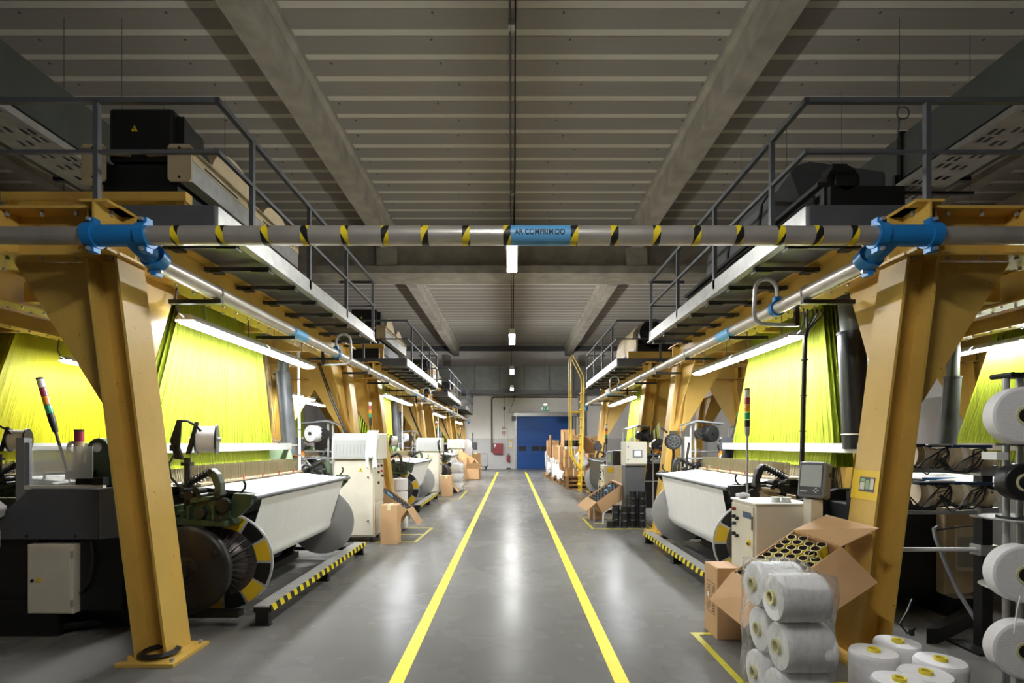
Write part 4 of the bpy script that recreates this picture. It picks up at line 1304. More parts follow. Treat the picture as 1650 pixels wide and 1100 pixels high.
# ------------------------------------------------------------------ cabinets of the left looms
def make_cabinet_left(label, group):
    t = thing('control_cabinet', label, 'cabinet', (-2.53, 8.7, 0), group)
    b = MB().box(-2.85, -2.2, 8.45, 9.0, .09, 1.33).build('cabinet_body', 'cream', t, bev=.012)
    MB().box(-2.83, -2.22, 8.435, 8.45, .12, 1.31).build('front_panel', 'cream', b, bev=.006)
    MB().box(-2.2, -2.185, 8.5, 8.97, .12, .62).build('side_panel', 'creamw', b, bev=.004)
    MB().box(-2.2, -2.187, 8.48, 8.98, .66, 1.3).build('side_door', 'cream', b, bev=.004)
    for y, z, m in ((8.6, 1.22, 'red'), (8.6, 1.12, 'black'), (8.8, 1.22, 'black'), (8.8, 1.13, 'redr'), (8.85, 1.05, 'black'), (8.6, .95, 'iron')):
        MB().cyl((-2.187, y, z), (-2.16, y, z), .02, n=10).build('push_button', m, b)
    h = MB().prism([(8.45, 1.33), (9.0, 1.33), (9.0, 1.75), (8.5, 1.75), (8.4, 1.66), (8.38, 1.34)], 'x', -2.87, -2.13).build('head_unit', 'creamw', t, bev=.012)
    v = MB().prism([(8.385, 1.36), (8.402, 1.645), (8.392, 1.65), (8.372, 1.36)], 'x', -2.84, -2.2).build('vent_panel', 'vent', h)
    for i in range(11):
        x = -2.79 + i * .056
        MB().prism([(8.384, 1.42), (8.396, 1.58), (8.386, 1.58), (8.3735, 1.42)], 'x', x - .0022, x + .0022).build('vent_slot', 'mgrey', v)
    MB().cyl((-2.3, 8.41, 1.05), (-2.3, 8.436, 1.05), .012, n=8).cyl((-2.3, 8.41, .35), (-2.3, 8.436, .35), .012, n=8).build('lock', 'iron', b)
    c = Vector((-2.42, 8.432, 1.17))
    w = MB().prism([(c.x - .035, c.z - .028), (c.x + .035, c.z - .028), (c.x, c.z + .035)], 'y', 8.43, 8.436).build('warning_triangle', 'yellow2', b)
    MB().prism([(c.x + .004, c.z + .02), (c.x - .008, c.z), (c.x + .01, c.z - .002), (c.x - .003, c.z - .022)], 'y', 8.427, 8.431).build('flash_mark', 'ink', w)
    for x in (-2.78, -2.27):
        for y in (8.52, 8.93):
            MB().cyl((x - .015, y, .045), (x + .015, y, .045), .045, n=12).box(x - .02, x + .02, y - .02, y + .02, .07, .1).build('caster', 'rubber', t)
    signal_tower(t, (-2.31, 8.6, 1.7), (-2.31, 8.6, 1.9), .024)
    return t


CAB = make_cabinet_left('tall cream control cabinet with a white cloth, beside the nearest left loom', 'cream control cabinets left of the aisle')
c2 = copy_tree(CAB, label='tall cream control cabinet with a black cable coil, second in the left row', loc=CAB.location + Vector((0, PER, 0)))
copy_tree(CAB, label='tall cream control cabinet, third in the left row, behind wrapped white rolls', loc=CAB.location + Vector((0, PER * 2, 0)))
tag(MB().tube([(-2.2 + .02 * math.sin(i), 15.93 + .06 * math.cos(i * PI / 6), 1.5 + .17 * math.sin(i * PI / 6)) for i in range(25)], .03, 6).build('cable_coil', 'rubber'), 'black cable coil hung on the second left cream cabinet', 'cable coil')
# white cloth hanging over the corner of the nearest cabinet
vs, fs = [], []
n, mrow = 14, 16
for j in range(mrow):
    for i in range(n):
        f = i / (n - 1)
        zz = 1.79 - .6 * j / (mrow - 1) * (1 if i < 4 or i > 8 else .72)
        xx = -2.31 + .17 * f + .012 * math.sin(j * .5 + i)
        yy = 8.345 - .014 * math.sin(i * 1.7 + j * .25) - .01 * math.sin(j * .6) + (.0 if j > 1 else .05 * (2 - j))
        if j == 0:
            xx = -2.29 + .16 * f
        vs.append((xx, yy, zz))
fs = [(j * n + i, j * n + i + 1, (j + 1) * n + i + 1, (j + 1) * n + i) for j in range(mrow - 1) for i in range(n - 1)]
o = MB().add(vs, fs, True).build('hanging_cloth', 'cloth', autosmooth=False)
md = o.modifiers.new('thickness', 'SOLIDIFY')
md.thickness = .012
tag(o, 'crumpled white cloth hanging over the front corner of the nearest cream cabinet', 'cloth')

# ------------------------------------------------------------------ drive end of the nearest left loom (parts of that loom)
L0 = LOOM[0]
dh = MB().prism([(-4.28, .8), (-3.42, .8), (-3.42, 1.22), (-3.98, 1.22), (-4.28, .95)], 'y', 4.35, 4.53).build('drive_housing', 'dgrey', L0, bev=.01)
MB().prism([(-3.42, .8), (-3.2, .82), (-3.2, 1.24), (-3.42, 1.22)], 'y', 4.36, 4.53).build('housing_side', 'mgrey', dh, bev=.006)
for x in (-4.0, -3.6):
    MB().cyl((x, 4.345, .83), (x, 4.36, .83), .012, n=6).build('bolt', 'iron', dh)
eb = MB().box(-3.99, -3.61, 4.34, 4.53, .19, .765).build('electric_box', 'cream', L0, bev=.008)
MB().box(-3.975, -3.625, 4.33, 4.342, .2, .75).build('box_door', 'cream', eb, bev=.005)
MB().cyl((-3.935, 4.32, .47), (-3.935, 4.332, .47), .012, n=10).build('door_lock', 'iron', eb)
c = Vector((-3.885, 4.329, .475))
w = MB().prism([(c.x - .028, c.z - .02), (c.x + .028, c.z - .02), (c.x, c.z + .03)], 'y', 4.326, 4.331).build('warning_triangle', 'yellow2', eb)
for z in (.28, .68):
    MB().cyl((-3.618, 4.335, z - .03), (-3.618, 4.335, z + .03), .01, n=8).build('hinge', 'galv', eb)
MB().box(-3.6, -3.25, 4.4, 4.53, .2, .8).build('gear_box', 'black', L0)
MB().tube([(-3.5, 4.39, .78), (-3.47, 4.37, .6), (-3.5, 4.37, .45), (-3.58, 4.38, .35)], .014, 6).build('cable', 'rubber', L0)
MB().box(-4.6, -3.75, 4.36, 4.55, .0, .3).box(-4.6, -3.95, 4.4, 4.55, .3, .95).build('base_casting', 'black', L0)
MB().tube([(-3.75, 4.42, .06), (-2.95, 4.8, .06)], .03, 6).build('floor_guide', 'iron', L0)
# guard panel, beacon, signal tower and a bored casting on top
g = MB().box(-4.0, -3.5, 4.4, 4.408, 1.24, 1.57).build('guard_panel', 'glass', L0)
MB().box(-4.13, -4.06, 4.39, 4.45, 1.12, 1.64).box(-4.06, -4.02, 4.395, 4.42, 1.2, 1.6).build('guard_post', 'mgrey', L0)
MB().box(-4.055, -3.4, 4.385, 4.42, 1.21, 1.245).build('guard_foot', 'creamw', L0)
bx = at(127.5, 0, 4.45).x
q = MB().cyl((bx, 4.45, 1.36), (bx, 4.45, 1.61), .036, n=16).build('beacon_base', 'beige', L0)
MB().cyl((bx, 4.45, 1.61), (bx, 4.45, 1.695), .034, n=16).build('beacon_lens', 'redl', q)
MB().cyl((bx, 4.45, 1.695), (bx, 4.45, 1.71), .036, n=16).build('beacon_cap', 'black', q)
MB().tube([(bx - .06 + .045 * math.cos(a), 4.47, 1.56 + .045 * math.sin(a)) for a in [2 * PI * i / 12 for i in range(13)]], .016, 8).build('tape_roll', 'cream', L0)
cx = at(162, 0, 4.5).x
m = MB()
pts = [(cx - .1, 1.24), (cx - .1, 1.5)] + [(cx + .1 * -math.cos(a), 1.53 + .11 * math.sin(a)) for a in [PI * i / 8 for i in range(9)]] + [(cx + .1, 1.5), (cx + .12, 1.24)]
m.prism(pts, 'y', 4.47, 4.53)
cs = m.build('bored_casting', 'green', L0, bev=.008)
MB().lathe([(.028, 0), (.04, 0), (.04, .012), (.028, .012), (.028, 0)], (cx, 4.46, 1.56), (0, 1, 0), 16).build('bore_rim', 'galv', cs)
MB().cyl((cx, 4.465, 1.56), (cx, 4.469, 1.56), .028, n=14).build('bore', 'white', cs)
MB().box(cx - .25, cx - .02, 4.43, 4.47, 1.29, 1.37).box(cx - .18, cx - .06, 4.42, 4.47, 1.37, 1.43).box(cx - .14, cx + .1, 4.4, 4.47, 1.24, 1.31).build('motor_block', 'black', L0, bev=.01)
MB().box(cx - .36, cx - .02, 4.41, 4.44, 1.335, 1.35).build('tower_bracket', 'black', L0)
b0, t0 = at(108, 757, 4.42), at(88, 690, 4.42)
signal_tower(L0, b0, t0, .026, seg=.075)
MB().tube([(b0.x + .01, 4.42, b0.z - .02), (b0.x + .02, 4.42, b0.z - .1), (b0.x + .08, 4.42, b0.z - .13), (b0.x + .13, 4.42, b0.z - .08), (b0.x + .16, 4.42, b0.z)], .006, 5).build('tower_cable', 'rubber', L0)


def blob(name, m, c, r, seed=1, amp=.18, n=14, mm=18):
    rr = random.Random(seed)
    ph = [(rr.uniform(1, 4), rr.uniform(1, 4), rr.uniform(0, 6), rr.uniform(.3, 1)) for _ in range(7)]
    vs, fs = [], []
    for i in range(n + 1):
        th = PI * i / n
        for j in range(mm):
            a = 2 * PI * j / mm
            d = 1 + amp * sum(w * math.sin(p * th * 2 + round(q) * a + s) for p, q, s, w in ph) / 3
            vs.append((c[0] + r[0] * d * math.sin(th) * math.cos(a), c[1] + r[1] * d * math.sin(th) * math.sin(a), c[2] + r[2] * d * math.cos(th)))
    fs = [(i * mm + j, i * mm + (j + 1) % mm, (i + 1) * mm + (j + 1) % mm, (i + 1) * mm + j) for i in range(n) for j in range(mm)]
    return MB().add(vs, fs, True).build(name, m, autosmooth=False)


tag(blob('lint_heap', 'lint', (-4.33, 4.3, 1.06), (.2, .09, .1), 4, .16), 'fluffy heap of white lint lying on the dark drive housing', 'lint')
t = tag(blob('lint_tail', 'lint', (-4.19, 4.29, .84), (.025, .02, .12), 5, .2), 'wisp of white lint hanging below the lint heap', 'lint')
o = MB().lathe([(.11, -.02), (.14, 0), (.11, .02), (.09, 0), (.11, -.02)], (-2.62, 3.92, .05), (0, 0, 1), 20)
tag(o.build('rubber_ring', 'rubber'), 'black rubber ring lying on the base plate of the nearest left column', 'ring')

# ------------------------------------------------------------------ suction pipes, poles, cable looms
def suction_pipe(c0, c1, r, m, label, upper=None):
    t = thing('suction_pipe', label, 'pipe', c0)
    MB().cyl(c0, c1, r, r * .96, n=24).build('pipe_tube', m, t)
    MB().cyl(Vector(c1) - Vector((0, 0, .015)), Vector(c1) + Vector((0, 0, .012)), r * 1.02, n=24).build('pipe_rim', m, t)
    if upper:
        MB().cyl(Vector(c1) + Vector((0, 0, .01)), upper, r * .72, n=20).build('upper_pipe', 'duct', t)
    m2 = MB().tube([Vector(c0).lerp(Vector(c1), .12) + Vector((math.cos(a) * (r + .004), math.sin(a) * (r + .004), 0)) for a in [2 * PI * i / 16 for i in range(17)]], .008, 5)
    m2.build('cable_tie', 'cream', t)


suction_pipe(at(468, 733, 8.25), at(456, 600, 8.25), .115, 'zinc', 'stained grey suction pipe standing behind the nearest left harness', at(462, 460, 8.25))
suction_pipe(at(1382, 722, 5.15), at(1372, 537, 5.15), .128, 'rubber', 'thick black rubber suction pipe beside the near right column', at(1363, 440, 5.15))
suction_pipe(at(1525, 735, 7.0), at(1535, 608, 7.0), .1, 'zinc', 'stained grey suction pipe beyond the near right column', at(1537, 520, 7.0))
suction_pipe(at(642, 722, 15.9), at(637, 656, 15.9), .115, 'zinc', 'stained grey suction pipe at the second left loom', at(640, 600, 15.9))
p0, p1 = at(483, 757, 8.0), at(481, 595, 8.0)
t = thing('conduit_pole', 'thin white conduit pole with dark ties behind the nearest left warp', 'pole', p0)
MB().cyl(p0, (p1.x, p1.y, 2.98), .02, n=10).build('pole_tube', 'white', t)
for k in (.15, .4, .65, .9):
    q = p0.lerp(p1, k)
    MB().cyl(q - Vector((0, 0, .008)), q + Vector((0, 0, .008)), .023, n=10).build('cable_tie', 'dgrey', t)
for i in (1, 2):
    copy_tree(t, label='thin white conduit pole at the %s left loom down the hall' % ORD[i], group='conduit poles', loc=t.location + Vector((0, PER * i, 0)))
t = thing('cable_bundle', 'bundle of black cables hanging before the near right harness', 'cables', at(1295, 770, 5.3))
ca, cb = at(1292, 775, 5.3), at(1298, 545, 5.3)
for i in range(4):
    d = Vector((.018 * (i % 2) - .009, .016 * (i // 2), 0))
    tp = at((1300, 1316, 1308, 1322)[i], 498, 5.3 - .03 * i)
    MB().tube([ca + d, ca.lerp(cb, .5) + d, cb + d, cb + d + Vector((.02, 0, .08)), tp + Vector((.01 * i, 0, -.05)), tp], .011, 6).build('cable', 'rubber', t)
for k in (.1, .35, .6, .85):
    q = ca.lerp(cb, k)
    MB().cyl(q + Vector((0, .008, -.006)), q + Vector((0, .008, .006)), .034, n=12).build('cable_tie', 'black', t)
for px, Y, k in ((560, 9.2, 0), (582, 9.35, 0)):
    pass
t = thing('gusset_cable', 'twin black cables running down the rear gusset of the nearest left gantry', 'cables', at(520, 590, 9.0))
MB().tube([at(512, 585, 9.0), at(532, 640, 9.0), at(553, 690, 9.0), at(560, 706, 9.0)], .014, 6).tube([at(515, 585, 9.02), at(535, 640, 9.02), at(556, 690, 9.02), at(562, 706, 9.02)], .012, 6).build('cable', 'rubber', t)
for i in (1, 2):
    copy_tree(t, label='twin black cables on the rear gusset of the %s left gantry' % ORD[i], loc=t.location + Vector((0, PER * i, 0)))


# ------------------------------------------------------------------ cardboard boxes
def box_carton(name, x0, x1, y0, y1, z0, z1, label, m='card', tape=True, group=None, print_=None, rot=0):
    c = Vector(((x0 + x1) / 2, (y0 + y1) / 2, z0))
    t = thing(name, label, 'box', c, group)
    MB().box(x0, x1, y0, y1, z0, z1).build('carton', m, t, bev=.004)
    if tape:
        xm = (x0 + x1) / 2
        MB().box(xm - .025, xm + .025, y0 - .002, y1 + .001, z1 - .001, z1 + .002).box(xm - .025, xm + .025, y0 - .002, y0, z1 - .08, z1).build('packing_tape', 'core' if m == 'card' else 'clear', t)
        MB().box(x0, x1, (y0 + y1) / 2 - .002, (y0 + y1) / 2 + .002, z1, z1 + .0015).build('flap_seam', 'tubein', t)
    if rot:
        t.rotation_euler = (0, 0, rot)
    return t


t = box_carton('cardboard_box', 1.665, 1.87, 4.28, 4.56, 0, .576, 'narrow upright cardboard box with printed marks beside the tilted box of yellow tubes', tape=False)
MB().box(1.67, 1.865, 4.285, 4.5, .576, .58).build('top_flap', 'card', t)
m = MB()
X = 1.6645
for a, b, z0, z1 in ((4.33, 4.335, .18, .44), (4.50, 4.505, .18, .44), (4.33, 4.505, .435, .44), (4.33, 4.505, .18, .185), (4.33, 4.505, .31, .314), (4.41, 4.414, .18, .44), (4.35, 4.38, .36, .42), (4.44, 4.48, .33, .42), (4.35, 4.39, .2, .29), (4.43, 4.46, .22, .29), (4.47, 4.49, .2, .26)):
    if b - a > .02 and z1 - z0 > .03:
        for k in range(4):
            zz = z0 + (z1 - z0) * k / 4
            m.box(X - .0008, X, a, b - .006 * (k % 2), zz, zz + (z1 - z0) * .12)
    else:
        m.box(X - .0008, X, a, b, z0, z1)
m.build('print', 'tubein', t, kind='stuff')
MB().box(X - .001, X, 4.46, 4.49, .3, .34).build('label_sticker', 'white', t)


def open_box(A, B, C, depth, label, flaps, group=None, stand=True, legs='white', slabel='', inset=.06):
    """tilted carton: opening A-B (long edge), B-C (short edge); flaps = {edge: offset vector}"""
    A, B, C = Vector(A), Vector(B), Vector(C)
    a, b = B - A, C - B
    D = A + b
    n = a.cross(b).normalized()
    if n.z < 0:
        n = -n
    dn = -n * depth
    cen = (A + B + C + D) / 4
    t = thing('open_cardboard_box', label, 'box', (cen.x, cen.y, 0 if stand else min(p.z for p in (A + dn, B + dn, C + dn, D + dn))), group)
    th = .008
    body = MB()
    q = [A, B, C, D]
    for i in range(4):
        p, r = q[i], q[(i + 1) % 4]
        inn = (cen - (p + r) / 2)
        inn -= n * inn.dot(n)
        body.slab([p, r, r + dn, p + dn], inn, th)
    body.slab([x + dn for x in q], n, th)
    body.build('carton', 'card', t)
    for e, off in flaps.items():
        p, r = {'AB': (A, B), 'BC': (B, C), 'CD': (C, D), 'DA': (D, A)}[e]
        o1, o2 = (Vector(off[0]), Vector(off[1])) if isinstance(off[0], (tuple, Vector)) else (Vector(off), Vector(off))
        nn = (r - p).cross(o1)
        MB().slab([p, r, r + o2, p + o1], nn, .007).build('flap', 'card', t)
    if stand:
        s = thing('box_stand', slabel, 'stand', (cen.x, cen.y, 0))
        dn2 = dn - n * .012
        P = [x + dn2 + (cen - x) * inset for x in q]
        m = MB()
        for i in range(4):
            m.tube([P[i], P[(i + 1) % 4]], .014, 6)
        m.build('top_frame', legs, s)
        for i in range(4):
            MB().cyl((P[i].x, P[i].y, 0), (P[i].x, P[i].y, P[i].z), .016, n=8).build('leg', legs, s)
    return t, (A, a, b, n)


def spot(fr, i, j, na, nb, r):
    A, a, b, n = fr
    ma, mb_ = (r + .012) / a.length, (r + .012) / b.length
    return A + a * (ma + (1 - 2 * ma) * (i + (.5 if j % 2 else 0)) / (na - .5)) + b * (mb_ + (1 - 2 * mb_) * j / (nb - 1))


def fill_tubes(fr, depth, na, nb, r, L, mats, label, group, rr, skip=(), cat='tube', name='yarn_tube', jit=.0, off=.02, lying=None):
    A, a, b, n = fr
    me = None
    k = 0
    for i in range(na):
        for j in range(nb):
            if (i, j) in skip:
                continue
            p = spot(fr, i, j, na, nb, r) - n * (depth - off - rr.uniform(0, jit))
            ax = n
            if me is None:
                o = MB().lathe([(r, 0), (r, L), (r - .005, L + .001), (r - .005, .0), (r, 0)], (0, 0, 0), (0, 0, 1), 20, mats=[0, 1, 2, 0]).build(name, mats, None)
                me = o
            else:
                o = me.copy()
                COL.objects.link(o)
            o.location = p
            o.rotation_euler = ax.to_track_quat('Z', 'Y').to_euler()
            tag(o, label, cat, group)
            k += 1
    return me


rr = random.Random(4)
S = .95
cam0 = Vector((0, 0, CH))
sc_ = lambda p: cam0 + (Vector(p) - cam0) * S
A, B, C = sc_((1.775, 4.25, .557)), sc_((2.40, 4.5, .85)), sc_((2.56, 4.1, .79))
D = A + (C - B)
t, fr = open_box(A, B, C, .33, 'tilted open cardboard box full of yellow yarn tubes, right of the aisle',
                 {'BC': (at(1332, 830, 4.3) - B, at(1417, 852, 3.72) - C), 'CD': (at(1414, 939, 3.66) - C, at(1335, 991.5, 3.5) - D), 'DA': (at(1200, 1012, 3.56) - D, at(1143.6, 966.6, 3.88) - A)}, slabel='white steel stand under the tilted box of yellow tubes', inset=.34)
fill_tubes(fr, .33, 9, 5, .036, .27, ['corey', 'core', 'tubein'], 'yellow cardboard yarn tube standing in the tilted box right of the aisle', 'yellow tubes in the tilted box', rr, skip=((8, 4), (7, 4)), jit=.012, off=.052)
Aa, a_, b_, n_ = fr
p = Aa + a_ * .86 + b_ * .78 - n_ * .05
o = MB().lathe([(.036, 0), (.036, .2), (.031, .2), (.031, 0), (.036, 0)], (0, 0, 0), (0, 0, 1), 20, mats=[0, 1, 2, 0]).build('yarn_tube', ['corey', 'core', 'tubein'])
o.location = p - n_ * .12
o.rotation_euler = (n_ - a_.normalized() * .55).to_track_quat('Z', 'Y').to_euler()
tag(o, 'yellow yarn tube lying aslant on top of the tubes in the tilted box', 'tube', 'yellow tubes in the tilted box')


# ------------------------------------------------------------------ yarn packages
def yarn_roll(c, axis, r, L, label, group, hub='core', ridges=10, body='yarnx', hubr=.045, seed=0):
    """cross-wound package: wound body with rounded ends, paper core showing in the middle"""
    c, ax = Vector(c), Vector(axis).normalized()
    t = thing('yarn_roll', label, 'yarn roll', c, group)
    prof = [(hubr, .006), (r * .6, .0), (r * .93, .004), (r, .02)]
    rr = random.Random(seed)
    for i in range(ridges):
        h = .02 + (L - .04) * (i + .5) / ridges
        prof += [(r * (1 + rr.uniform(-.004, .012)), h)]
    prof += [(r, L - .02), (r * .93, L - .004), (r * .6, L), (hubr, L - .006)]
    MB().lathe(prof, c, ax, 32).build('wound_yarn', body, t)
    k = MB().lathe([(hubr - .012, .0), (hubr - .012, -.012), (hubr, -.014), (hubr, L + .014), (hubr - .012, L + .012), (hubr - .012, -.0)], c, ax, 20).build('core_tube', hub, t)
    MB().lathe([(0, .03), (hubr - .011, .03), (hubr - .011, L - .03), (0, L - .03)], c, ax, 16).build('core_inside', 'tubein', k)
    return t


i = 0
for col, (nm, y) in enumerate((('front', 3.06), ('back', 3.345))):
    for row, (lv, z) in enumerate((('bottom', .142), ('middle', .422), ('top', .704))):
        x = 1.505 + (.012, .03, 0)[row] + .02 * col
        i += 1
        yarn_roll((x, y + (.008, -.004, 0)[row], z), (1, -.03 + .02 * row, 0),   .139, .285, '%s white yarn roll of the %s column in the film-wrapped stack' % (lv, nm), 'white yarn rolls in stretch film', seed=i, hubr=.042)
# the stretch film around the stack
vs, fs = [], []
nn, rows = 48, 22
rf = random.Random(9)
for j in range(rows):
    z = .01 + .842 * min(1, j / (rows - 3))
    sh = 1 if j < rows - 2 else (.8 if j == rows - 2 else .35)
    for i in range(nn):
        a = 2 * PI * i / nn
        ca, sa = math.cos(a), math.sin(a)
        ex = 1 / max(abs(ca) / .153, abs(sa) / .288)
        pinch = .007 * math.cos(z / .29 * 2 * PI + PI)
        w = ex * (sh) + pinch + + .005 * math.sin(5 * a + z * 9) + .004 * math.sin(11 * a - z * 15)
        vs.append((1.66 + w * ca, 3.205 + w * sa, z + (.012 * math.sin(a * 3) if j >= rows - 3 else 0)))
fs = [(j * nn + i, j * nn + (i + 1) % nn, (j + 1) * nn + (i + 1) % nn, (j + 1) * nn + i) for j in range(rows - 1) for i in range(nn)]
fs.append([(rows - 1) * nn + i for i in range(nn)])
o = MB().add(vs, fs, True).build('stretch_film', 'film', autosmooth=False)
tag(o, 'crinkled clear stretch film wrapped around the stack of white yarn rolls', 'film')
# packages standing on the floor
for k, (x, y, lab) in enumerate(((2.27, 3.31, 'standing white yarn package nearest the film-wrapped stack'), (2.53, 3.46, 'standing white yarn package closest to the yellow right column'), (2.575, 3.17, 'standing white yarn package farthest from the aisle'), (2.345, 2.99, 'standing white yarn package in the middle of the floor group'), (2.13, 2.9, 'standing white yarn package nearest the viewer'))):
    yarn_roll((x, y, .014), (.001, 0, 1), .136, .285, lab, 'white yarn packages standing on the floor', ridges=16, body='yarn', seed=20 + k, hubr=.034, hub='corey')

# ------------------------------------------------------------------ cabinet and terminal of the near right loom
def make_cabinet_right(label, dy=0):
    t = thing('control_cabinet', label, 'cabinet', (2.33, 4.77 + dy, 0), 'cream control cabinets right of the aisle')
    y0, y1 = 4.54 + dy, 5.03 + dy
    b = MB().box(2.1, 2.57, y0, y1, .06, 1.06).build('cabinet_body', 'cream', t, bev=.01)
    MB().box(2.085, 2.59, y0 - .012, y1 + .01, 1.06, 1.078).build('worktop', 'creamw', t, bev=.005)
    MB().box(2.12, 2.55, y0 + .02, y1 - .02, 0, .06).build('plinth', 'black', t)
    MB().box(2.086, 2.1, y0 + .03, y1 - .02, .1, 1.04).build('cabinet_door', 'cream', b, bev=.004)
    MB().box(2.083, 2.087, y0 + .06, y0 + .22, .93, .985).build('name_plate', mat('blue_name_plate', '33486B', .4, 0, .1, 40) if not dy else bpy.data.materials['blue_name_plate'], b)
    for j, (z, mm) in enumerate(((.985, 'red'), (.915, 'black'), (.85, 'navy'), (.755, 'black'))):
        MB().cyl((2.055, y1 - .1, z), (2.087, y1 - .1, z), .017, n=10).build('push_button', mm, b)
        if j in (1, 3):
            MB().cyl((2.06, y1 - .16, z - .012), (2.087, y1 - .16, z - .012), .016, n=10).build('push_button', 'black', b)
    MB().cyl((2.07, y0 + .1, .72), (2.087, y0 + .1, .72), .028, n=14).build('key_switch', 'yellow2', b)
    MB().cyl((2.06, y0 + .085, .715), (2.071, y0 + .085, .715), .012, n=10).build('key_slot', 'iron', b)
    MB().box(2.08, 2.087, y0 + .03, y0 + .05, .84, .96).build('hinge', 'dgrey', b)
    return t


cr = make_cabinet_right('cream control cabinet with push buttons beside the near right warp sheet')
signal_tower(cr, at(1204, 801, 4.95), at(1204, 697, 4.95), .024, seg=.07, pole='galv')
m = make_cabinet_right('cream control cabinet with a yellow plate behind the tilted box on the right', 7.45)
MB().box(2.16, 2.3, 11.972, 11.98, .93, 1.04).build('yellow_plate', 'yellow2', m)
signal_tower(m, at(977, 740, 12.35), at(977, 714, 12.35), .03, seg=.075, pole='black')
MB().box(2.33, 2.6, 12.2, 12.4, 1.08, 1.42).build('display_housing', 'black', m, bev=.01)
MB().box(2.2, 2.33, 12.15, 12.36, 1.08, 1.4).build('display_body', 'mgrey', m, bev=.015)
MB().box(2.21, 2.28, 12.14, 12.15, 1.15, 1.35).build('display_window', 'mint', m)
# small things on the near cabinet
o = MB().lathe([(0, 0), (.04, 0), (.04, .035), (0, .035)], (2.36, 4.62, 1.079), (0, 0, 1), 16).lathe([(0, 0), (.04, 0), (.04, .035), (0, .035)], (2.36 + .09, 4.66, 1.079), (0, 0, 1), 16)
for k, (x, y) in enumerate(((2.33, 4.66), (2.41, 4.64))):
    tag(MB().lathe([(0, 0), (.042, 0), (.044, .006), (.036, .008), (.036, .034), (.044, .036), (.042, .042), (0, .042)], (x, y, 1.079), (0, 0, 1), 18).build('small_bobbin', 'white'), 'small white bobbin on the near right cabinet top, %s the terminal' % ('away from' if not k else 'next to'), 'bobbin')
tag(blob('cotton_wad', 'lint', (2.17, 4.96, 1.105), (.07, .05, .025), 8, .2), 'wad of white cotton lying at the aisle end of the near right cabinet', 'cotton')

# terminal: grey screen housing on a cream post
t = thing('control_terminal', 'grey operator terminal with a tilted screen on a cream post', 'terminal', (2.5, 4.4, 0))
MB().box(2.46, 2.56, 4.34, 4.46, .0, 1.13).build('terminal_post', 'cream', t, bev=.006)
rot = Matrix.Rotation(math.radians(-52), 3, 'Z') @ Matrix.Rotation(math.radians(-10), 3, 'X')
c = Vector((2.525, 4.4, 1.285))
h = MB().cbox(c, (.215, .14, .3), rot).build('terminal_housing', 'mgrey', t, bev=.022)
f = lambda x, z, d=.0: c + rot @ Vector((x, -.071 - d, z))
MB().slab([f(-.09, -.125), f(.09, -.125), f(.09, .13), f(-.09, .13)], rot @ Vector((0, -1, 0)), .004).build('bezel', 'dgrey', h)
MB().slab([f(-.08, -.06, .004), f(.08, -.06, .004), f(.08, .12, .004), f(-.08, .12, .004)], rot @ Vector((0, -1, 0)), .002).build('lcd_screen', 'lcd', h)
for dx, dz in ((.03, -.09), (.06, -.09), (.045, -.075), (.045, -.105)):
    MB().cbox(f(dx, dz, .005), (.012, .006, .008), rot).build('key', 'clear', h)
MB().cbox(f(-.05, -.1, .005), (.05, .004, .008), rot).build('printed_name', 'clear', h)
MB().cbox(c + rot @ Vector((.109, .02, .05)), (.004, .03, .035), rot).build('socket', 'black', h)
MB().cyl((2.51, 4.4, 1.12), c - Vector((0, 0, .12)), .05, n=12).build('swivel', 'dgrey', t)

# card on the near right column (lies on the leaning flange)
fx = lambda z: 2.53 + .37 * (z - .02) / 2.95 - .004
t = thing('yellow_card', 'yellow card with a small photo taped to the near right column', 'card', (fx(1.17), 4.0, 1.17))
MB().slab([(fx(1.17), 3.86, 1.17), (fx(1.17), 4.16, 1.17), (fx(1.39), 4.16, 1.39), (fx(1.39), 3.86, 1.39)], (-1, 0, 0), .003).build('card_sheet', 'yellow2', t)
ph = MB()
ph.slab([(fx(1.23) - .004, 3.9, 1.23), (fx(1.23) - .004, 4.07, 1.23), (fx(1.34) - .004, 4.07, 1.34), (fx(1.34) - .004, 3.9, 1.34)], (-1, 0, 0), .001)
ph = ph.build('small_photo', 'dgrey', t)
for k, (ya, yb, za, zb, mm) in enumerate(((3.91, 3.95, 1.25, 1.33, 'cream'), (3.96, 4.0, 1.25, 1.32, 'mint'), (4.01, 4.06, 1.245, 1.3, 'creamw'), (4.01, 4.06, 1.305, 1.33, 'mint'))):
    MB().slab([(fx(za) - .0052, ya, za), (fx(za) - .0052, yb, za), (fx(zb) - .0052, yb, zb), (fx(zb) - .0052, ya, zb)], (-1, 0, 0), .0008).build('photo_patch', mm, ph)

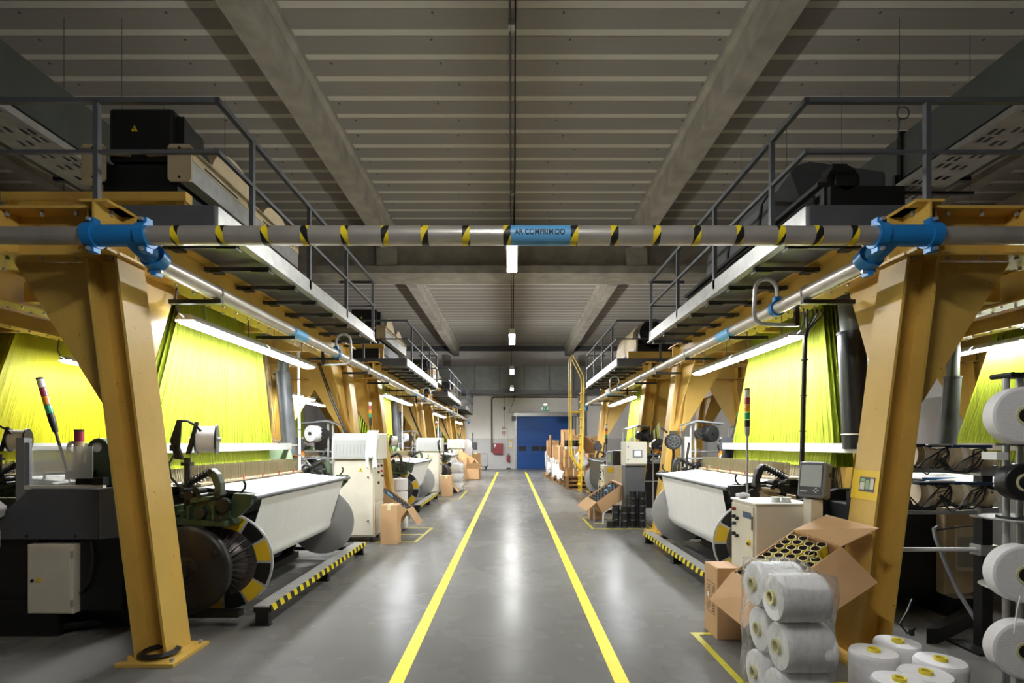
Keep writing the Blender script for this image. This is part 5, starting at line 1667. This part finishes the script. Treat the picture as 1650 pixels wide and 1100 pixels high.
# ------------------------------------------------------------------ drive end of the near right loom (parts of that loom)
MB().box(3.3, 4.0, 4.95, 5.5, .12, 1.0).build('drive_case', 'black', RL, bev=.01)
cov = [(3.98, .2), (4.2, .2), (4.32, .26), (4.36, .4), (4.36, .8), (4.32, .94), (4.22, 1.0), (3.98, 1.0)]
cv = MB().prism(cov, 'y', 4.85, 5.5, smooth=True).build('rounded_cover', 'beige', RL, bev=.012)
MB().box(4.07, 4.3, 4.838, 4.852, .42, .84).build('cover_panel', 'cream', cv, bev=.004)
MB().box(4.09, 4.28, 4.83, 4.84, .46, .74).build('paper_pocket', 'vent', cv)
MB().box(4.0, 4.25, 4.8, 5.2, .0, .19).build('cover_foot', 'black', RL)
MB().box(4.0, 4.28, 4.78, 5.15, .19, .2).build('foot_plate', 'galv', RL)
MB().hexa([(3.3, 4.2, 0), (3.4, 4.2, 0), (4.25, 4.75, 0), (4.2, 4.85, 0), (3.3, 4.2, .12), (3.4, 4.2, .12), (4.25, 4.75, .12), (4.2, 4.85, .12)]).build('floor_beam', 'black', RL)
MB().tube([at(1600, 1012, 4.1), at(1573, 1000, 4.15), at(1545, 955, 4.3), at(1522, 905, 4.4), at(1507, 865, 4.5), at(1505, 852, 4.55), at(1512, 848, 4.8)], .016, 8).build('grey_hose', 'mgrey', RL)
MB().tube([at(1506, 854, 4.6), at(1550, 848, 4.4), at(1590, 846, 4.2), at(1580, 838, 4.2), at(1590, 833, 4.2), at(1594, 838, 4.15)], .008, 6).build('black_lead', 'rubber', RL)

# feeder stand with its rails, and the weft feeders
t = thing('feeder_stand', 'black post stand with steel rails carrying the weft feeders right of the near column', 'stand', (3.66, 4.1, 0))
MB().box(3.62, 3.7, 4.06, 4.14, 0, 1.5).build('stand_post', 'black', t)
MB().box(3.5, 3.82, 3.95, 4.25, 0, .02).build('stand_foot', 'black', t)
for z, x0, m in ((1.385, 2.95, 'galv'), (1.06, 2.9, 'galv'), (.77, 2.95, 'white')):
    r = MB().cyl((x0, 4.1, z), (3.74, 4.1, z), .017, n=10).build('rail', m, t)
    MB().box(3.6, 3.74, 4.05, 4.15, z - .04, z + .04).build('rail_clamp', 'galv', r)
MB().box(3.55, 3.72, 4.02, 4.05, 1.16, 1.23).build('switch_plate', 'cream', t)


def feeder(c, label, ang):
    c = Vector(c)
    t = thing('weft_feeder', label, 'yarn feeder', c, 'weft feeders on the rails')
    ax = Vector((math.cos(ang), -math.sin(ang), -.1)).normalized()
    MB().cyl(c - ax * .08, c + ax * .03, .088, .095, n=20).build('drum', 'beige', t)
    MB().cyl(c - ax * .03, c + ax * .0, .097, n=20).build('drum_ring', 'cream', t)
    MB().cyl(c + ax * .03, c + ax * .19, .08, .07, n=18).build('motor_housing', 'beige', t)
    rot = Matrix.Rotation(-ang, 3, 'Z')
    MB().cbox(c + ax * .06 + Vector((0, 0, .098)), (.27, .1, .024), rot).build('top_cover', 'navy', t, bev=.006)
    MB().cbox(c - ax * .14 + Vector((0, 0, .09)), (.18, .05, .012), rot).build('yarn_arm', 'galv', t, bev=.003)
    MB().cbox(c + ax * .17 + Vector((.0, -.05, .02)), (.012, .02, .06), rot).build('switch', 'black', t)
    rr2 = random.Random(int(c.x * 1000))
    for k in range(4):
        j = lambda s=.03: Vector((rr2.uniform(-s, s), rr2.uniform(-s, s) * .4, rr2.uniform(-s, s)))
        MB().tube([c + ax * .12 + Vector((0, -.07, .09)), c + ax * (.1 - .03 * k) + Vector((0, -.11, .05)) + j(), c + ax * (.06 - .04 * k) + Vector((0, -.115, -.05)) + j(), c + ax * (-.02 - .03 * k) + Vector((0, -.1, -.11)) + j(), c - ax * (.1 + .02 * k) + Vector((0, -.08, -.1)) + j(.02), c - ax * .17 + Vector((0, -.05, -.02)) + j(.02)], .006, 6).build('lead', 'rubber', t)


for px, py, Y, lab in ((1487, 736, 4.2, 'upper weft feeder nearest the right column'), (1546, 738, 4.1, 'upper weft feeder toward the reel stand'), (1492, 797, 4.2, 'lower weft feeder nearest the right column'), (1548, 797, 4.1, 'lower weft feeder toward the reel stand')):
    feeder(at(px, py, Y), lab + ', above the black drive case' if 'lower' in lab else lab + ', beige with a navy top', .18)
t = thing('blue_board', 'bright blue board behind the weft feeders', 'board', at(1540, 800, 6.6))
a, b = at(1488, 803, 6.6), at(1592, 769, 6.6)
MB().box(a.x, b.x, 6.58, 6.62, a.z, b.z).build('board_sheet', 'bluep', t)
MB().box(a.x + .1, a.x + .14, 6.6, 6.64, 0, a.z + .05).box(b.x - .14, b.x - .1, 6.6, 6.64, 0, a.z + .05).build('board_leg', 'galv', t)

# ------------------------------------------------------------------ reel stand at the edge of the view
Y = 3.02
t = thing('reel_stand', 'steel twin-pole reel stand with discs at the edge of the right bay', 'stand', (2.86, Y, 0))
xa, xb = at(1621, 0, Y + .12).x, at(1643, 0, Y + .12).x
za = 1.6 + (713 - 605) * Y / F
for x in (xa, xb):
    MB().cyl((x, Y + .12, 0), (x, Y + .12, za), .018, n=12).build('pole', 'galv', t)
MB().box(xa - .01, xb + .3, Y + .08, Y + .16, za, za + .03).cyl((xa - .012, Y + .06, za + .015), (xa - .012, Y + .2, za + .015), .016, n=8).build('top_plate', 'black', t)
MB().cyl((xa + .1, Y + .12, 0), (xa + .1, Y + .12, .02), .2, n=20).build('stand_base', 'black', t)
for py in (846, 962):
    z = 1.6 - (py - 713) * Y / F
    MB().lathe([(0, 0), (.17, .012), (.19, .022), (.185, .028), (0, .008)], (xb + .0, Y + .12, z), (0, 0, 1), 28).build('catch_dish', 'alu', t)
for py, m in ((718, 'black'), (840, 'black'), (955, 'black')):
    z = 1.6 - (py - 713) * Y / F
    MB().cyl((xb + .03, Y + .12, z), (xb + .03, Y + .12, z + .015), .13, n=24).build('separator_disc', m, t)
MB().box(xa - .12, xa - .05, Y + .05, Y + .15, 1.5, 1.545).build('sensor_box', 'white', t)
z = 1.6 - (670 - 713) * Y / F
for k, (py, lab, body) in enumerate(((670, 'topmost white yarn reel on the twin-pole reel stand', 'yarn'), (776, 'black yarn reel on the twin-pole reel stand', 'rubber'), (922, 'white yarn reel below the black reel on the reel stand', 'yarn'), (1043, 'lowest white yarn reel on the reel stand', 'yarn'))):
    z = 1.6 - (py - 713) * Y / F
    r = .163 if body == 'yarn' else .105
    q = thing('yarn_reel', lab, 'yarn reel', (at(1641, 0, Y).x, Y, z), 'reels on the reel stand')
    ax = Vector((.18, 1, -.0)).normalized()
    c = Vector((at(1641, 0, Y).x, Y, z)) - ax * .06
    prof = [(.05, .0)] + [(.05 + (r - .05) * i / 12, .0015 * (i % 2)) for i in range(1, 12)] + [(r, .008), (r * 1.01, .05), (r, .09), (.05, .1)]
    MB().lathe(prof, c, ax, 36).build('wound_yarn', body, q)
    w = MB().lathe([(.04, -.004), (.052, -.004), (.052, .1), (.04, .1), (.04, -.004)], c, ax, 24).build('core_tube', 'core', q)
    MB().lathe([(.012, -.012), (.04, -.006), (.04, .06), (.012, .06)], c, ax, 20).build('hub', 'black', w)
    MB().cyl(c - ax * .03, c + ax * .16, .014, n=10).build('spindle', 'galv', w)
tag(MB().tube([at(1644, 960, 2.9), at(1638, 985, 2.88), at(1634, 1020, 2.86)], .003, 4).build('loose_yarn', 'yarn'), 'loose white yarn hanging between the lower reels', 'yarn')
tag(MB().tube([(2.75, 3.15, .02), (2.9, 3.25, .03), (3.0, 3.2, .02), (3.1, 3.3, .02), (3.3, 3.15, .02)], .016, 6).build('floor_cable', 'rubber'), 'black cable on the floor between the yarn packages and the reel stand', 'cable')
tag(MB().tube([at(1470, 965, 4.1), at(1462, 985, 4.05), at(1450, 1005, 4.0), at(1462, 1020, 3.95), at(1475, 1012, 3.9)], .008, 6).box(*sorted((at(1466, 0, 4.05).x, at(1472, 0, 4.05).x)), 4.04, 4.06, .12, .17).build('loose_lead', 'rubber'), 'loose black lead with a plug beside the right column foot', 'cable')

# ------------------------------------------------------------------ yarn creels behind the looms
def spool(parent, c, ax, r, L, body='yarn', flange=None, name='spool'):
    s = MB().lathe([(.02, 0), (r * .96, 0), (r, .01), (r, L - .01), (r * .96, L), (.02, L)], c, ax, 24).build(name, body, parent)
    MB().lathe([(0, -.015), (.03, -.015), (.03, L + .015), (0, L + .015)], c, ax, 12).build('hub', 'black', s)
    if flange:
        MB().lathe([(0, -.008), (r * 1.1, -.008), (r * 1.1, 0), (0, 0)], c, ax, 24).build('disc', flange, s)
    return s


def creel(T, label, dirk=1):
    root = thing('yarn_creel', label, 'creel', T(Vector((3.4, 9.0, 0))), 'yarn creels behind the looms')
    for u, y in ((3.02, 8.9), (3.1, 8.9), (3.55, 8.95), (3.9, 9.0), (2.95, 9.2)):
        MB(T).cyl((u, y, 0), (u, y, 1.92 if u < 3.2 else 1.7), .016, n=8).build('post', 'creel_white', root)
    for z in (.75, 1.15, 1.45):
        MB(T).cyl((2.9, 8.92, z), (3.95, 8.98, z), .014, n=8).build('cross_rail', 'galv', root)
    MB(T).prism([(2.88, 1.9), (3.1, 1.98), (3.55, 1.93), (3.55, 1.91), (3.1, 1.95), (2.88, 1.885)], 'y', 8.8, 9.05).build('roof_plate', 'mgrey', root)
    MB(T).box(2.88, 2.96, 8.75, 8.82, 1.0, 1.7).build('side_post', 'creamw', root)
    for (u, y, z, ax, r, L, body, fl) in ((3.35, 8.75, 1.75, (-.5, 1, 0), .14, .16, 'yarn', None), (3.15, 8.8, 1.75, (0, 1, 0), .085, .1, 'rubber', None), (3.6, 8.8, 1.55, (0, 1, 0), .13, .12, 'rubber', 'dgrey'), (3.85, 8.85, 1.55, (0, 1, 0), .1, .1, 'rubber', None), (3.72, 8.8, 1.25, (.3, 1, 0), .1, .1, 'creel_white', None), (3.3, 8.8, 1.1, (0, 1, 0), .09, .1, 'rubber', None)):
        spool(root, Vector(T(Vector((u, y, z)))), (ax[0] * (-1 if T is left else 1), ax[1], 0), r, L, body if T is left or u != 3.35 else 'rubber', fl)
    for (u, z, m) in ((3.5, 1.5, 'navy'), (3.45, 1.4, 'amber'), (3.25, 1.3, 'black'), (3.6, 1.32, 'red'), (3.75, 1.4, 'black'), (3.4, 1.22, 'white'), (3.15, 1.2, 'dgrey'), (3.85, 1.25, 'beige')):
        MB(T).cyl((u, 8.7, z), (u + .14, 8.74, z - .02), .05, .04, n=14).box(u, u + .2, 8.69, 8.75, z + .05, z + .065).build('yarn_brake', m, root)
    MB(T).tube([(3.95, 8.7, 1.65), (3.6, 8.7, 1.55), (3.3, 8.65, 1.22)], .012, 6).build('guide_bar', 'white', root)
    MB(T).box(2.85, 3.6, 8.6, 8.66, 1.33, 1.36).build('guide_bar', 'mgrey', root)
    rr = random.Random(2)
    for k in range(6):
        u = 3.0 + rr.random() * .85
        MB(T).tube([(u, 8.68, 1.5), (u + .06, 8.64, 1.35), (u - .04, 8.66, 1.2), (u + .1, 8.7, 1.05)], .008, 5).build('lead', 'rubber', root)
    return root


CL = creel(left, 'yarn creel with white reels and coloured brakes behind the nearest left cabinet')
copy_tree(CL, label='yarn creel behind the second left cabinet down the hall', loc=CL.location + Vector((0, PER, 0)))
CR = creel(right_m, 'yarn creel with black reels on white posts behind the near right warp sheet')
CR.location = CR.location + Vector((.0, .02, 0))
copy_tree(CR, label='yarn creel on white posts behind the grey control panel', loc=CR.location + Vector((-.45, 2.6, 0)), rotz=.3)
copy_tree(CR, label='yarn creel on white posts farther out behind the right creels', loc=CR.location + Vector((1.5, 1.6, 0)))
t = thing('plastic_tub', 'small white plastic tub on the drop wires of the near right loom', 'tub', at(1175, 762, 7.6))
c = at(1175, 762, 7.6)
MB().hexa([c + Vector(v) for v in ((-.08, -.06, 0), (.08, -.06, 0), (.08, .06, 0), (-.08, .06, 0), (-.095, -.07, .13), (.095, -.07, .13), (.095, .07, .13), (-.095, .07, .13))]).build('tub_body', 'white', t, bev=.01)
MB().box(c.x - .1, c.x + .1, 7.525, 7.675, c.z + .125, c.z + .135).build('tub_rim', 'white', t)
tag(MB().cbox(at(1150, 758, 7.7) + Vector((0, 0, .04)), (.2, .1, .08)).build('drop_wire_packet', 'heddle'), 'grey packet of drop wires lying beside the white tub', 'packet')

# ------------------------------------------------------------------ control panel, black bobbins and tilted box right of the aisle
t = thing('control_pedestal', 'grey pedestal control panel with a lit touch screen right of the aisle', 'control panel', (2.38, 10.3, 0))
MB().box(2.18, 2.56, 10.15, 10.5, 0, 1.15).build('pedestal', 'dgrey', t, bev=.01)
pts = [(10.1, 1.16), (10.5, 1.16), (10.5, 1.62), (10.05, 1.62), (10.05, 1.2)]
h = MB().prism(pts, 'x', 2.165, 2.575).build('panel_head', 'creamw', t, bev=.012)
MB().box(2.3, 2.48, 10.035, 10.052, 1.32, 1.46).build('screen_bezel', 'mgrey', h)
MB().box(2.335, 2.45, 10.028, 10.037, 1.345, 1.44).build('touch_screen', 'screen', h)
MB().box(2.3, 2.48, 10.04, 10.052, 1.475, 1.5).build('label_plate', 'clear', h)
for z in (1.28, 1.52):
    MB().cyl((2.21, 10.035, z), (2.21, 10.052, z), .012, n=8).build('lock', 'iron', h)
BB = {'black bobbins stacked by the control panel': ((2.45, 9.95, 5, 'tall front stack'), (2.28, 9.98, 5, 'tall stack at the pedestal front'), (2.12, 9.95, 3, 'middle stack'), (1.98, 10.05, 3, 'middle stack nearest the box stand'), (1.85, 9.93, 1, 'single bobbin'))}
src = None
for g, lst in BB.items():
    for x, y, n, nm in lst:
        for k in range(n):
            lab = ('single black bobbin on the floor beside the bobbin stacks' if n == 1 else 'black bobbin, %s of the %s by the control panel' % (('lowest', 'second', 'third', 'fourth', 'topmost')[k if k < n - 1 else 4], nm))
            if src is None:
                src = MB().lathe([(0, 0), (.075, 0), (.08, .006), (.076, .014), (.07, .02), (.072, .06), (.07, .114), (.076, .12), (.08, .128), (.075, .136), (0, .136)], (0, 0, 0), (0, 0, 1), 22).build('black_bobbin', 'rubber')
                o = src
            else:
                o = src.copy()
                COL.objects.link(o)
            o.location = (x, y, .001 + k * .137)
            tag(o, lab, 'bobbin', g)
# tilted box of dark bobbins on the right
A, B, C = Vector((1.5, 10.95, .55)), Vector((2.05, 11.25, .98)), Vector((2.1, 10.62, .83))
A, B, C = at(946, 800, 10.7), at(981, 778, 11.0), at(1001, 787, 10.45)
B = A + Vector((.50, .1, .33))
C = B + Vector((.12, -.42, -.07))
t, fr = open_box(A, B, C, .27, 'tilted open cardboard box of dark bobbins, beside the black bobbin stacks', {'DA': (-.2, -.06, -.17), 'BC': (.1, 0, -.02)}, slabel='white steel stand under the tilted box of dark bobbins, right')
fill_tubes(fr, .27, 7, 6, .03, .225, ['dgrey', 'mgrey', 'ink'], 'small dark bobbin standing in the tilted box right of the aisle', 'dark bobbins in the right tilted box', rr, skip=((5, 1), (4, 2)), name='dark_bobbin', cat='bobbin')
Aa, a_, b_, n_ = fr
for i, j in ((5, 1), (4, 2)):
    o = MB().lathe([(0, 0), (.03, 0), (.03, .225), (0, .225)], (0, 0, 0), (0, 0, 1), 16).build('blue_bobbin', 'bluel')
    o.location = spot(fr, i, j, 7, 6, .03) - n_ * .25
    o.rotation_euler = n_.to_track_quat('Z', 'Y').to_euler()
    tag(o, 'pale blue bobbin among the dark ones in the right tilted box, %s' % ('near its upper edge' if i == 5 else 'near its middle'), 'bobbin', 'blue bobbins in the right tilted box')
box_carton('cardboard_box', 1.62, 1.9, 11.0, 11.3, 0, .42, 'cardboard box under the right tilted box stand', tape=False)

# ------------------------------------------------------------------ boxes and tilted box left of the aisle
box_carton('cardboard_box', -2.06, -1.8, 8.27, 8.55, 0, .62, 'upright cardboard box on the floor beside the nearest cream cabinet')
A = at(666, 816, 9.52)
B = A + Vector((-.5, .0, .36))
C = B + Vector((-.02, -.44, .0))
t, fr = open_box(A, B, C, .34, 'tilted open cardboard box of small bobbins, left of the aisle', {'DA': (.17, .02, -.27), 'BC': (-.06, .0, .32)}, slabel='white steel stand under the tilted box of small bobbins, left')
fill_tubes(fr, .34, 9, 6, .03, .3, ['dgrey', 'mgrey', 'ink'], 'small dark bobbin standing in the tilted box left of the aisle', 'dark bobbins in the left tilted box', rr, skip=((6, 2), (6, 3), (7, 2), (5, 3)), name='dark_bobbin', cat='bobbin')
Aa, a_, b_, n_ = fr
for q, (i, j) in enumerate(((6, 2), (6, 3), (7, 2), (5, 3))):
    o = MB().lathe([(0, 0), (.03, 0), (.03, .31), (0, .31)], (0, 0, 0), (0, 0, 1), 16).build('blue_bobbin', 'bluel')
    o.location = spot(fr, i, j, 9, 6, .03) - n_ * .32
    o.rotation_euler = n_.to_track_quat('Z', 'Y').to_euler()
    tag(o, 'pale blue bobbin among the dark ones in the left tilted box', 'bobbin', 'blue bobbins in the left tilted box')
# white yarn packages stacked behind that box
for k in range(4):
    yarn_roll((-2.07, 9.78, .012 + k * .235), (.001, 0, 1), .135, .225, 'white yarn package, %s of the stack behind the left tilted box' % ('lowest', 'second', 'third', 'topmost')[k], 'white yarn packages behind the left tilted box', ridges=10, body='yarn', seed=40 + k, hubr=.034)
# the same pair farther down the row
t2 = box_carton('cardboard_box', -2.1, -1.8, 15.7, 16.1, 0, .62, 'upright cardboard box beside the second cream cabinet down the left row')
A = at(731, 779, 17.05) + Vector((0, 0, .02))
B = A + Vector((-.5, .0, .36))
C = B + Vector((-.02, -.44, 0))
t, fr = open_box(A, B, C, .34, 'tilted open cardboard box at the second cream cabinet, before wrapped white rolls', {'DA': (.2, .02, -.26), 'BC': (-.06, 0, .3)}, slabel='white steel stand under the second tilted box of the left row')
fill_tubes(fr, .34, 6, 4, .04, .3, ['cream', 'core', 'tubein'], 'pale tube standing in the second tilted box of the left row', 'tubes in the far left tilted box', rr)
i = 0
for row in range(3):
    for y in (17.3, 17.62):
        yarn_roll((-1.98, y, .16 + row * .3), (1, .02, 0), .145, .36, 'wrapped white yarn roll by the second left tilted box, %s row, %s' % (('bottom', 'middle', 'top')[row], 'near' if y < 17.4 else 'far'), 'wrapped white rolls in the left row', seed=60 + i, ridges=6)
        i += 1
vs = []
for j in range(8):
    z = .02 + .95 * j / 7
    for i in range(24):
        a = 2 * PI * i / 24
        ex = 1 / max(abs(math.cos(a)) / .21, abs(math.sin(a)) / .33)
        w = ex + .01 * math.sin(5 * a + z * 7) - (.05 if j == 7 else 0)
        vs.append((-1.8 + w * math.cos(a), 17.46 + w * math.sin(a), z))
tag(MB().add(vs, [(j * 24 + i, j * 24 + (i + 1) % 24, (j + 1) * 24 + (i + 1) % 24, (j + 1) * 24 + i) for j in range(7) for i in range(24)] + [[7 * 24 + i for i in range(24)]], True).build('stretch_film', 'film', autosmooth=False), 'clear stretch film around the white rolls far down the left row', 'film')
box_carton('cardboard_box', -2.3, -1.95, 22.6, 23.1, 0, .95, 'upright cardboard box far down the left row beside an open box')
t, fr = open_box((-1.62, 23.6, .85), (-2.3, 23.6, 1.3), (-2.32, 23.1, 1.3), .3, 'tilted open cardboard box far down the left row', {'DA': (.2, .0, -.25)}, stand=False)
t, fr = open_box((-1.95, 22.6, .5), (-1.4, 22.6, .5), (-1.4, 23.2, .5), .48, 'open cardboard box standing on the floor far down the left row', {'AB': (0, -.1, .22), 'BC': (.2, 0, .1)}, stand=False)
box_carton('cardboard_box', -1.95, -1.5, 25.2, 25.7, .0, 1.1, 'tall cardboard box farthest down the left row')
tag(blob('plastic_bag', 'plastic', (-2.05, 24.2, 1.3), (.25, .2, .45), 12, .12), 'white plastic sheet draped over the far left boxes', 'plastic')
t = thing('operator_panel', 'small grey operator panel on a thin post at the far left loom', 'terminal', (-1.95, 25.9, 0))
MB().cyl((-1.95, 26.3, 0), (-1.95, 26.3, 2.1), .03, n=8).build('panel_post', 'dgrey', t)
MB().box(-2.15, -1.72, 26.1, 26.28, 1.25, 1.62).build('panel_housing', 'dgrey', t, bev=.02)
MB().tube([(-2.1, 26.2, 1.5), (-2.35, 26.2, 1.35), (-2.5, 26.2, 1.2)], .04, 6).build('panel_arm', 'dgrey', t)

# ------------------------------------------------------------------ pallets with cartons before the blue door
def pallet(x0, y0, w, d, label):
    t = thing('wooden_pallet', label, 'pallet', (x0 + w / 2, y0 + d / 2, 0), 'wooden pallets by the blue door')
    for i in range(7):
        MB().box(x0 + i * w / 7 + .01, x0 + (i + 1) * w / 7 - .01, y0, y0 + d, .12, .142).build('plank', 'wood', t)
    for i in range(3):
        for j in range(3):
            xx, yy = x0 + i * (w - .1), y0 + j * (d - .14)
            MB().box(xx, xx + .1, yy, yy + .14, .022, .12).build('block', 'wood', t)
    for i in range(3):
        xx = x0 + i * (w - .1)
        MB().box(xx, xx + .1, y0, y0 + d, 0, .022).build('runner', 'wood', t)


def pal_stack(x0, y0, w, d, n, nm):
    for k in range(n):
        t = thing('wooden_pallet', 'wooden pallet, %s of the %s' % (('lowest', 'second', 'third')[k], nm), 'pallet', (x0 + w / 2, y0 + d / 2, .145 * k), 'wooden pallets by the blue door')
        z = .145 * k
        for i in range(7):
            MB().box(x0 + i * w / 7 + .01, x0 + (i + 1) * w / 7 - .01, y0, y0 + d, z + .12, z + .142).build('plank', 'wood', t)
        for i in range(3):
            for j in range(3):
                xx, yy = x0 + i * (w - .1), y0 + j * (d - .14)
                MB().box(xx, xx + .1, yy, yy + .14, z + .022, z + .12).build('block', 'wood', t)
        for j in range(3):
            yy = y0 + j * (d - .14)
            MB().box(x0, x0 + w, yy, yy + .14, z, z + .022).build('runner', 'wood', t)


pal_stack(1.86, 18.2, .82, 1.1, 3, 'nearest pallet stack')
pal_stack(1.78, 20.1, 1.0, 1.2, 1, 'second pallet in the row')
pal_stack(1.66, 22.0, 1.1, 1.2, 1, 'third pallet in the row')
pal_stack(1.55, 24.0, 1.1, 1.2, 1, 'farthest pallet in the row')
CT = [  # x0, x1, y0, y1, z0, z1, material, label
    (1.9, 2.66, 18.25, 18.85, .44, .72, 'cardd', 'wide tan carton strapped in white, on the nearest pallet stack'),
    (1.83, 2.3, 18.25, 18.9, .73, 1.07, 'cardd', 'tan carton with a white label above the strapped carton'),
    (2.32, 2.7, 18.3, 18.9, .73, 1.02, 'cardd', 'tan carton behind the yellow ladder foot'),
    (1.84, 2.28, 18.3, 18.9, 1.08, 1.36, 'cardd', 'white-strapped tan carton under the black spools'),
    (1.86, 2.5, 20.2, 20.9, .15, .8, 'card', 'large carton standing on the second pallet'),
    (1.82, 2.2, 20.15, 20.8, .81, 1.45, 'card', 'upright carton on the second pallet, behind the black spools'),
    (2.25, 2.75, 20.2, 20.9, .81, 1.9, 'card', 'tall carton beside the yellow ladder rails'),
    (1.72, 2.25, 22.1, 22.7, .15, .7, 'card', 'carton half covered with white plastic on the third pallet'),
    (1.72, 2.1, 22.1, 22.7, .71, 1.5, 'card', 'carton beside the plastic-draped pallet'),
    (2.12, 2.65, 22.15, 22.9, .71, 2.15, 'card', 'topmost tall carton of the row before the blue door'),
    (1.62, 2.1, 24.1, 24.8, .15, .8, 'card', 'lower carton on the farthest pallet'),
    (1.6, 2.15, 24.1, 24.8, .81, 1.25, 'card', 'middle carton on the farthest pallet'),
    (1.62, 2.15, 24.1, 24.8, 1.26, 1.72, 'card', 'upper carton on the farthest pallet'),
    (2.2, 2.7, 24.1, 24.8, .15, 1.6, 'card', 'tall carton at the back of the farthest pallet'),
    (2.75, 3.25, 19.0, 19.8, 0, 1.2, 'card', 'carton behind the ladder, nearest the gantry'),
    (2.75, 3.3, 20.4, 21.2, 0, 1.85, 'card', 'tall carton stack piece behind the ladder'),
    (3.0, 3.4, 21.6, 22.2, 0, 1.6, 'card', 'carton farthest behind the ladder by the gantry'),
]
for x0, x1, y0, y1, z0, z1, m, lab in CT:
    t = box_carton('cardboard_box', x0, x1, y0, y1, z0, z1, lab, m, tape=True, group='cartons before the blue door')
    if 'strapped' in lab:
        for f in (.3, .75):
            xx = x0 + (x1 - x0) * f
            MB().box(xx - .02, xx + .02, y0 - .004, y0, z0, z1).build('strap', 'white', t)
    if 'white label' in lab:
        MB().box(x0 + .28, x0 + .42, y0 - .004, y0, z0 + .12, z0 + .26).build('label_sticker', 'white', t)
for k, (x, lab) in enumerate(((1.9, 'leftmost'), (2.05, 'second'), (2.2, 'third'), (2.33, 'rightmost'))):
    t = thing('black_spool', '%s of the four black yarn spools on the cartons' % lab, 'spool', (x, 18.45, 1.47), 'black spools on the cartons')
    MB().lathe([(0, 0), (.065, 0), (.07, .02), (.068, .2), (.06, .22), (0, .22)], (x, 18.45, 1.47), (0, 0, 1), 18).build('wound_yarn', 'rubber', t)
    MB().cyl((x, 18.45, 1.69), (x, 18.45, 1.72), .025, n=10).build('core_tube', 'core', t)
for x, nm in ((1.95, 'left'), (2.2, 'right')):
    tag(MB().lathe([(0, 0), (.1, .01), (.11, .05), (.1, .1), (0, .11)], (x, 18.45, 1.362), (0, 0, 1), 18).build('white_pad', 'white'), '%s white yarn pad under the four black spools' % nm, 'pad')


def drape(name, p0, p1, h, lab, seed):
    """torn plastic sheet hanging in folds from the line p0-p1"""
    rr = random.Random(seed)
    p0, p1 = Vector(p0), Vector(p1)
    d = p1 - p0
    nrm = Vector((-d.y, d.x, 0)).normalized()
    n, mm = 22, 10
    ph = [rr.uniform(0, 6) for _ in range(4)]
    drop = [h * (.55 + .45 * abs(math.sin(i * .9 + ph[0]) * math.cos(i * .37 + ph[1]))) for i in range(n)]
    vs = []
    for j in range(mm):
        for i in range(n):
            f_ = i / (n - 1)
            q = p0 + d * f_ + nrm * ((.035 + .05 * j / mm) * math.sin(i * 1.5 + j * .3 + ph[2]) + rr.uniform(-.012, .012))
            vs.append((q.x + rr.uniform(-.01, .01), q.y, q.z - drop[i] * j / (mm - 1) + .03 * math.sin(i * .8 + ph[3])))
    o = MB().add(vs, [(j * n + i, j * n + i + 1, (j + 1) * n + i + 1, (j + 1) * n + i) for j in range(mm - 1) for i in range(n - 1)], True).build(name, 'plastic', autosmooth=False)
    md = o.modifiers.new('thickness', 'SOLIDIFY')
    md.thickness = .006
    tag(o, lab, 'plastic')


tag(blob('plastic_bag', 'plastic', (2.4, 18.2, 1.0), (.2, .13, .3), 30, .3, 18, 22), 'crumpled white plastic bag hanging beside the yellow ladder', 'plastic')
drape('plastic_sheet', (1.62, 22.02, 1.0), (2.1, 21.98, .8), .75, 'torn white plastic draped over the front of the third pallet cartons', 3)
drape('plastic_sheet', (1.66, 22.7, .75), (1.6, 23.8, .7), .55, 'white plastic strips hanging between the far pallets', 5)
drape('plastic_sheet', (1.77, 20.25, .75), (1.68, 21.9, .75), .6, 'white plastic strips hanging along the second pallet', 7)
drape('plastic_sheet', (1.5, 23.96, 1.25), (2.0, 23.94, .55), 1.0, 'loose white plastic hanging at the farthest pallet', 9)
drape('plastic_sheet', (1.78, 18.3, .6), (1.74, 20.0, .6), .4, 'white plastic scraps along the nearest pallet stack', 11)
for k, (x, y, z, h) in enumerate(((2.0, 20.4, 1.451, .55), (1.9, 22.05, .143, 1.0), (1.75, 24.05, .143, 1.8))):
    tag(MB().cyl((x, y, z), (x, y, z + h), .045, n=12).cyl((x, y, z + h), (x, y, z + h + .002), .03, n=12).build('paper_tube', 'card'), 'slim paper tube standing against the cartons, %s along the row' % ('nearest', 'middle', 'farthest')[k], 'tube', 'paper tubes among the cartons')

# ------------------------------------------------------------------ yellow ladder up to the right walkway
t = thing('ship_ladder', 'yellow steel ladder with tube handrails up to the second right walkway', 'ladder', (2.22, 17.1, 0))
for y in (16.95, 17.5):
    MB().hexa([(2.19, y - .03, 0), (2.24, y - .03, 0), (2.24, y + .03, 0), (2.19, y + .03, 0), (2.29, y - .03, 3.4), (2.34, y - .03, 3.4), (2.34, y + .03, 3.4), (2.29, y + .03, 3.4)]).build('stringer', 'yellow2', t)
    hp = [(2.2, y, .75), (1.92, y, 1.2), (1.9, y, 1.5), (1.9, y, 4.35), (1.96, y, 4.42), (2.3, y, 3.75), (2.32, y, 3.4)]
    MB().tube(hp, .022, 8).build('handrail', 'yellow2', t)
    MB().tube([(1.9, y, 2.6), (2.22, y, 2.6)], .016, 6).build('handrail_stay', 'yellow2', t)
for i in range(12):
    z = .25 + i * .27
    x = 2.2 + .1 * z / 3.4
    MB().box(x - .06, x + .06, 16.97, 17.48, z - .012, z + .012).build('rung', 'yellow2', t)

# tilted signal tower of the outer right loom (a part of that loom)
ORI[ORL.name] = Vector(ORL.location)
signal_tower(ORL, at(1177, 712, 9.2), at(1186, 683, 9.2), .03, seg=.085)
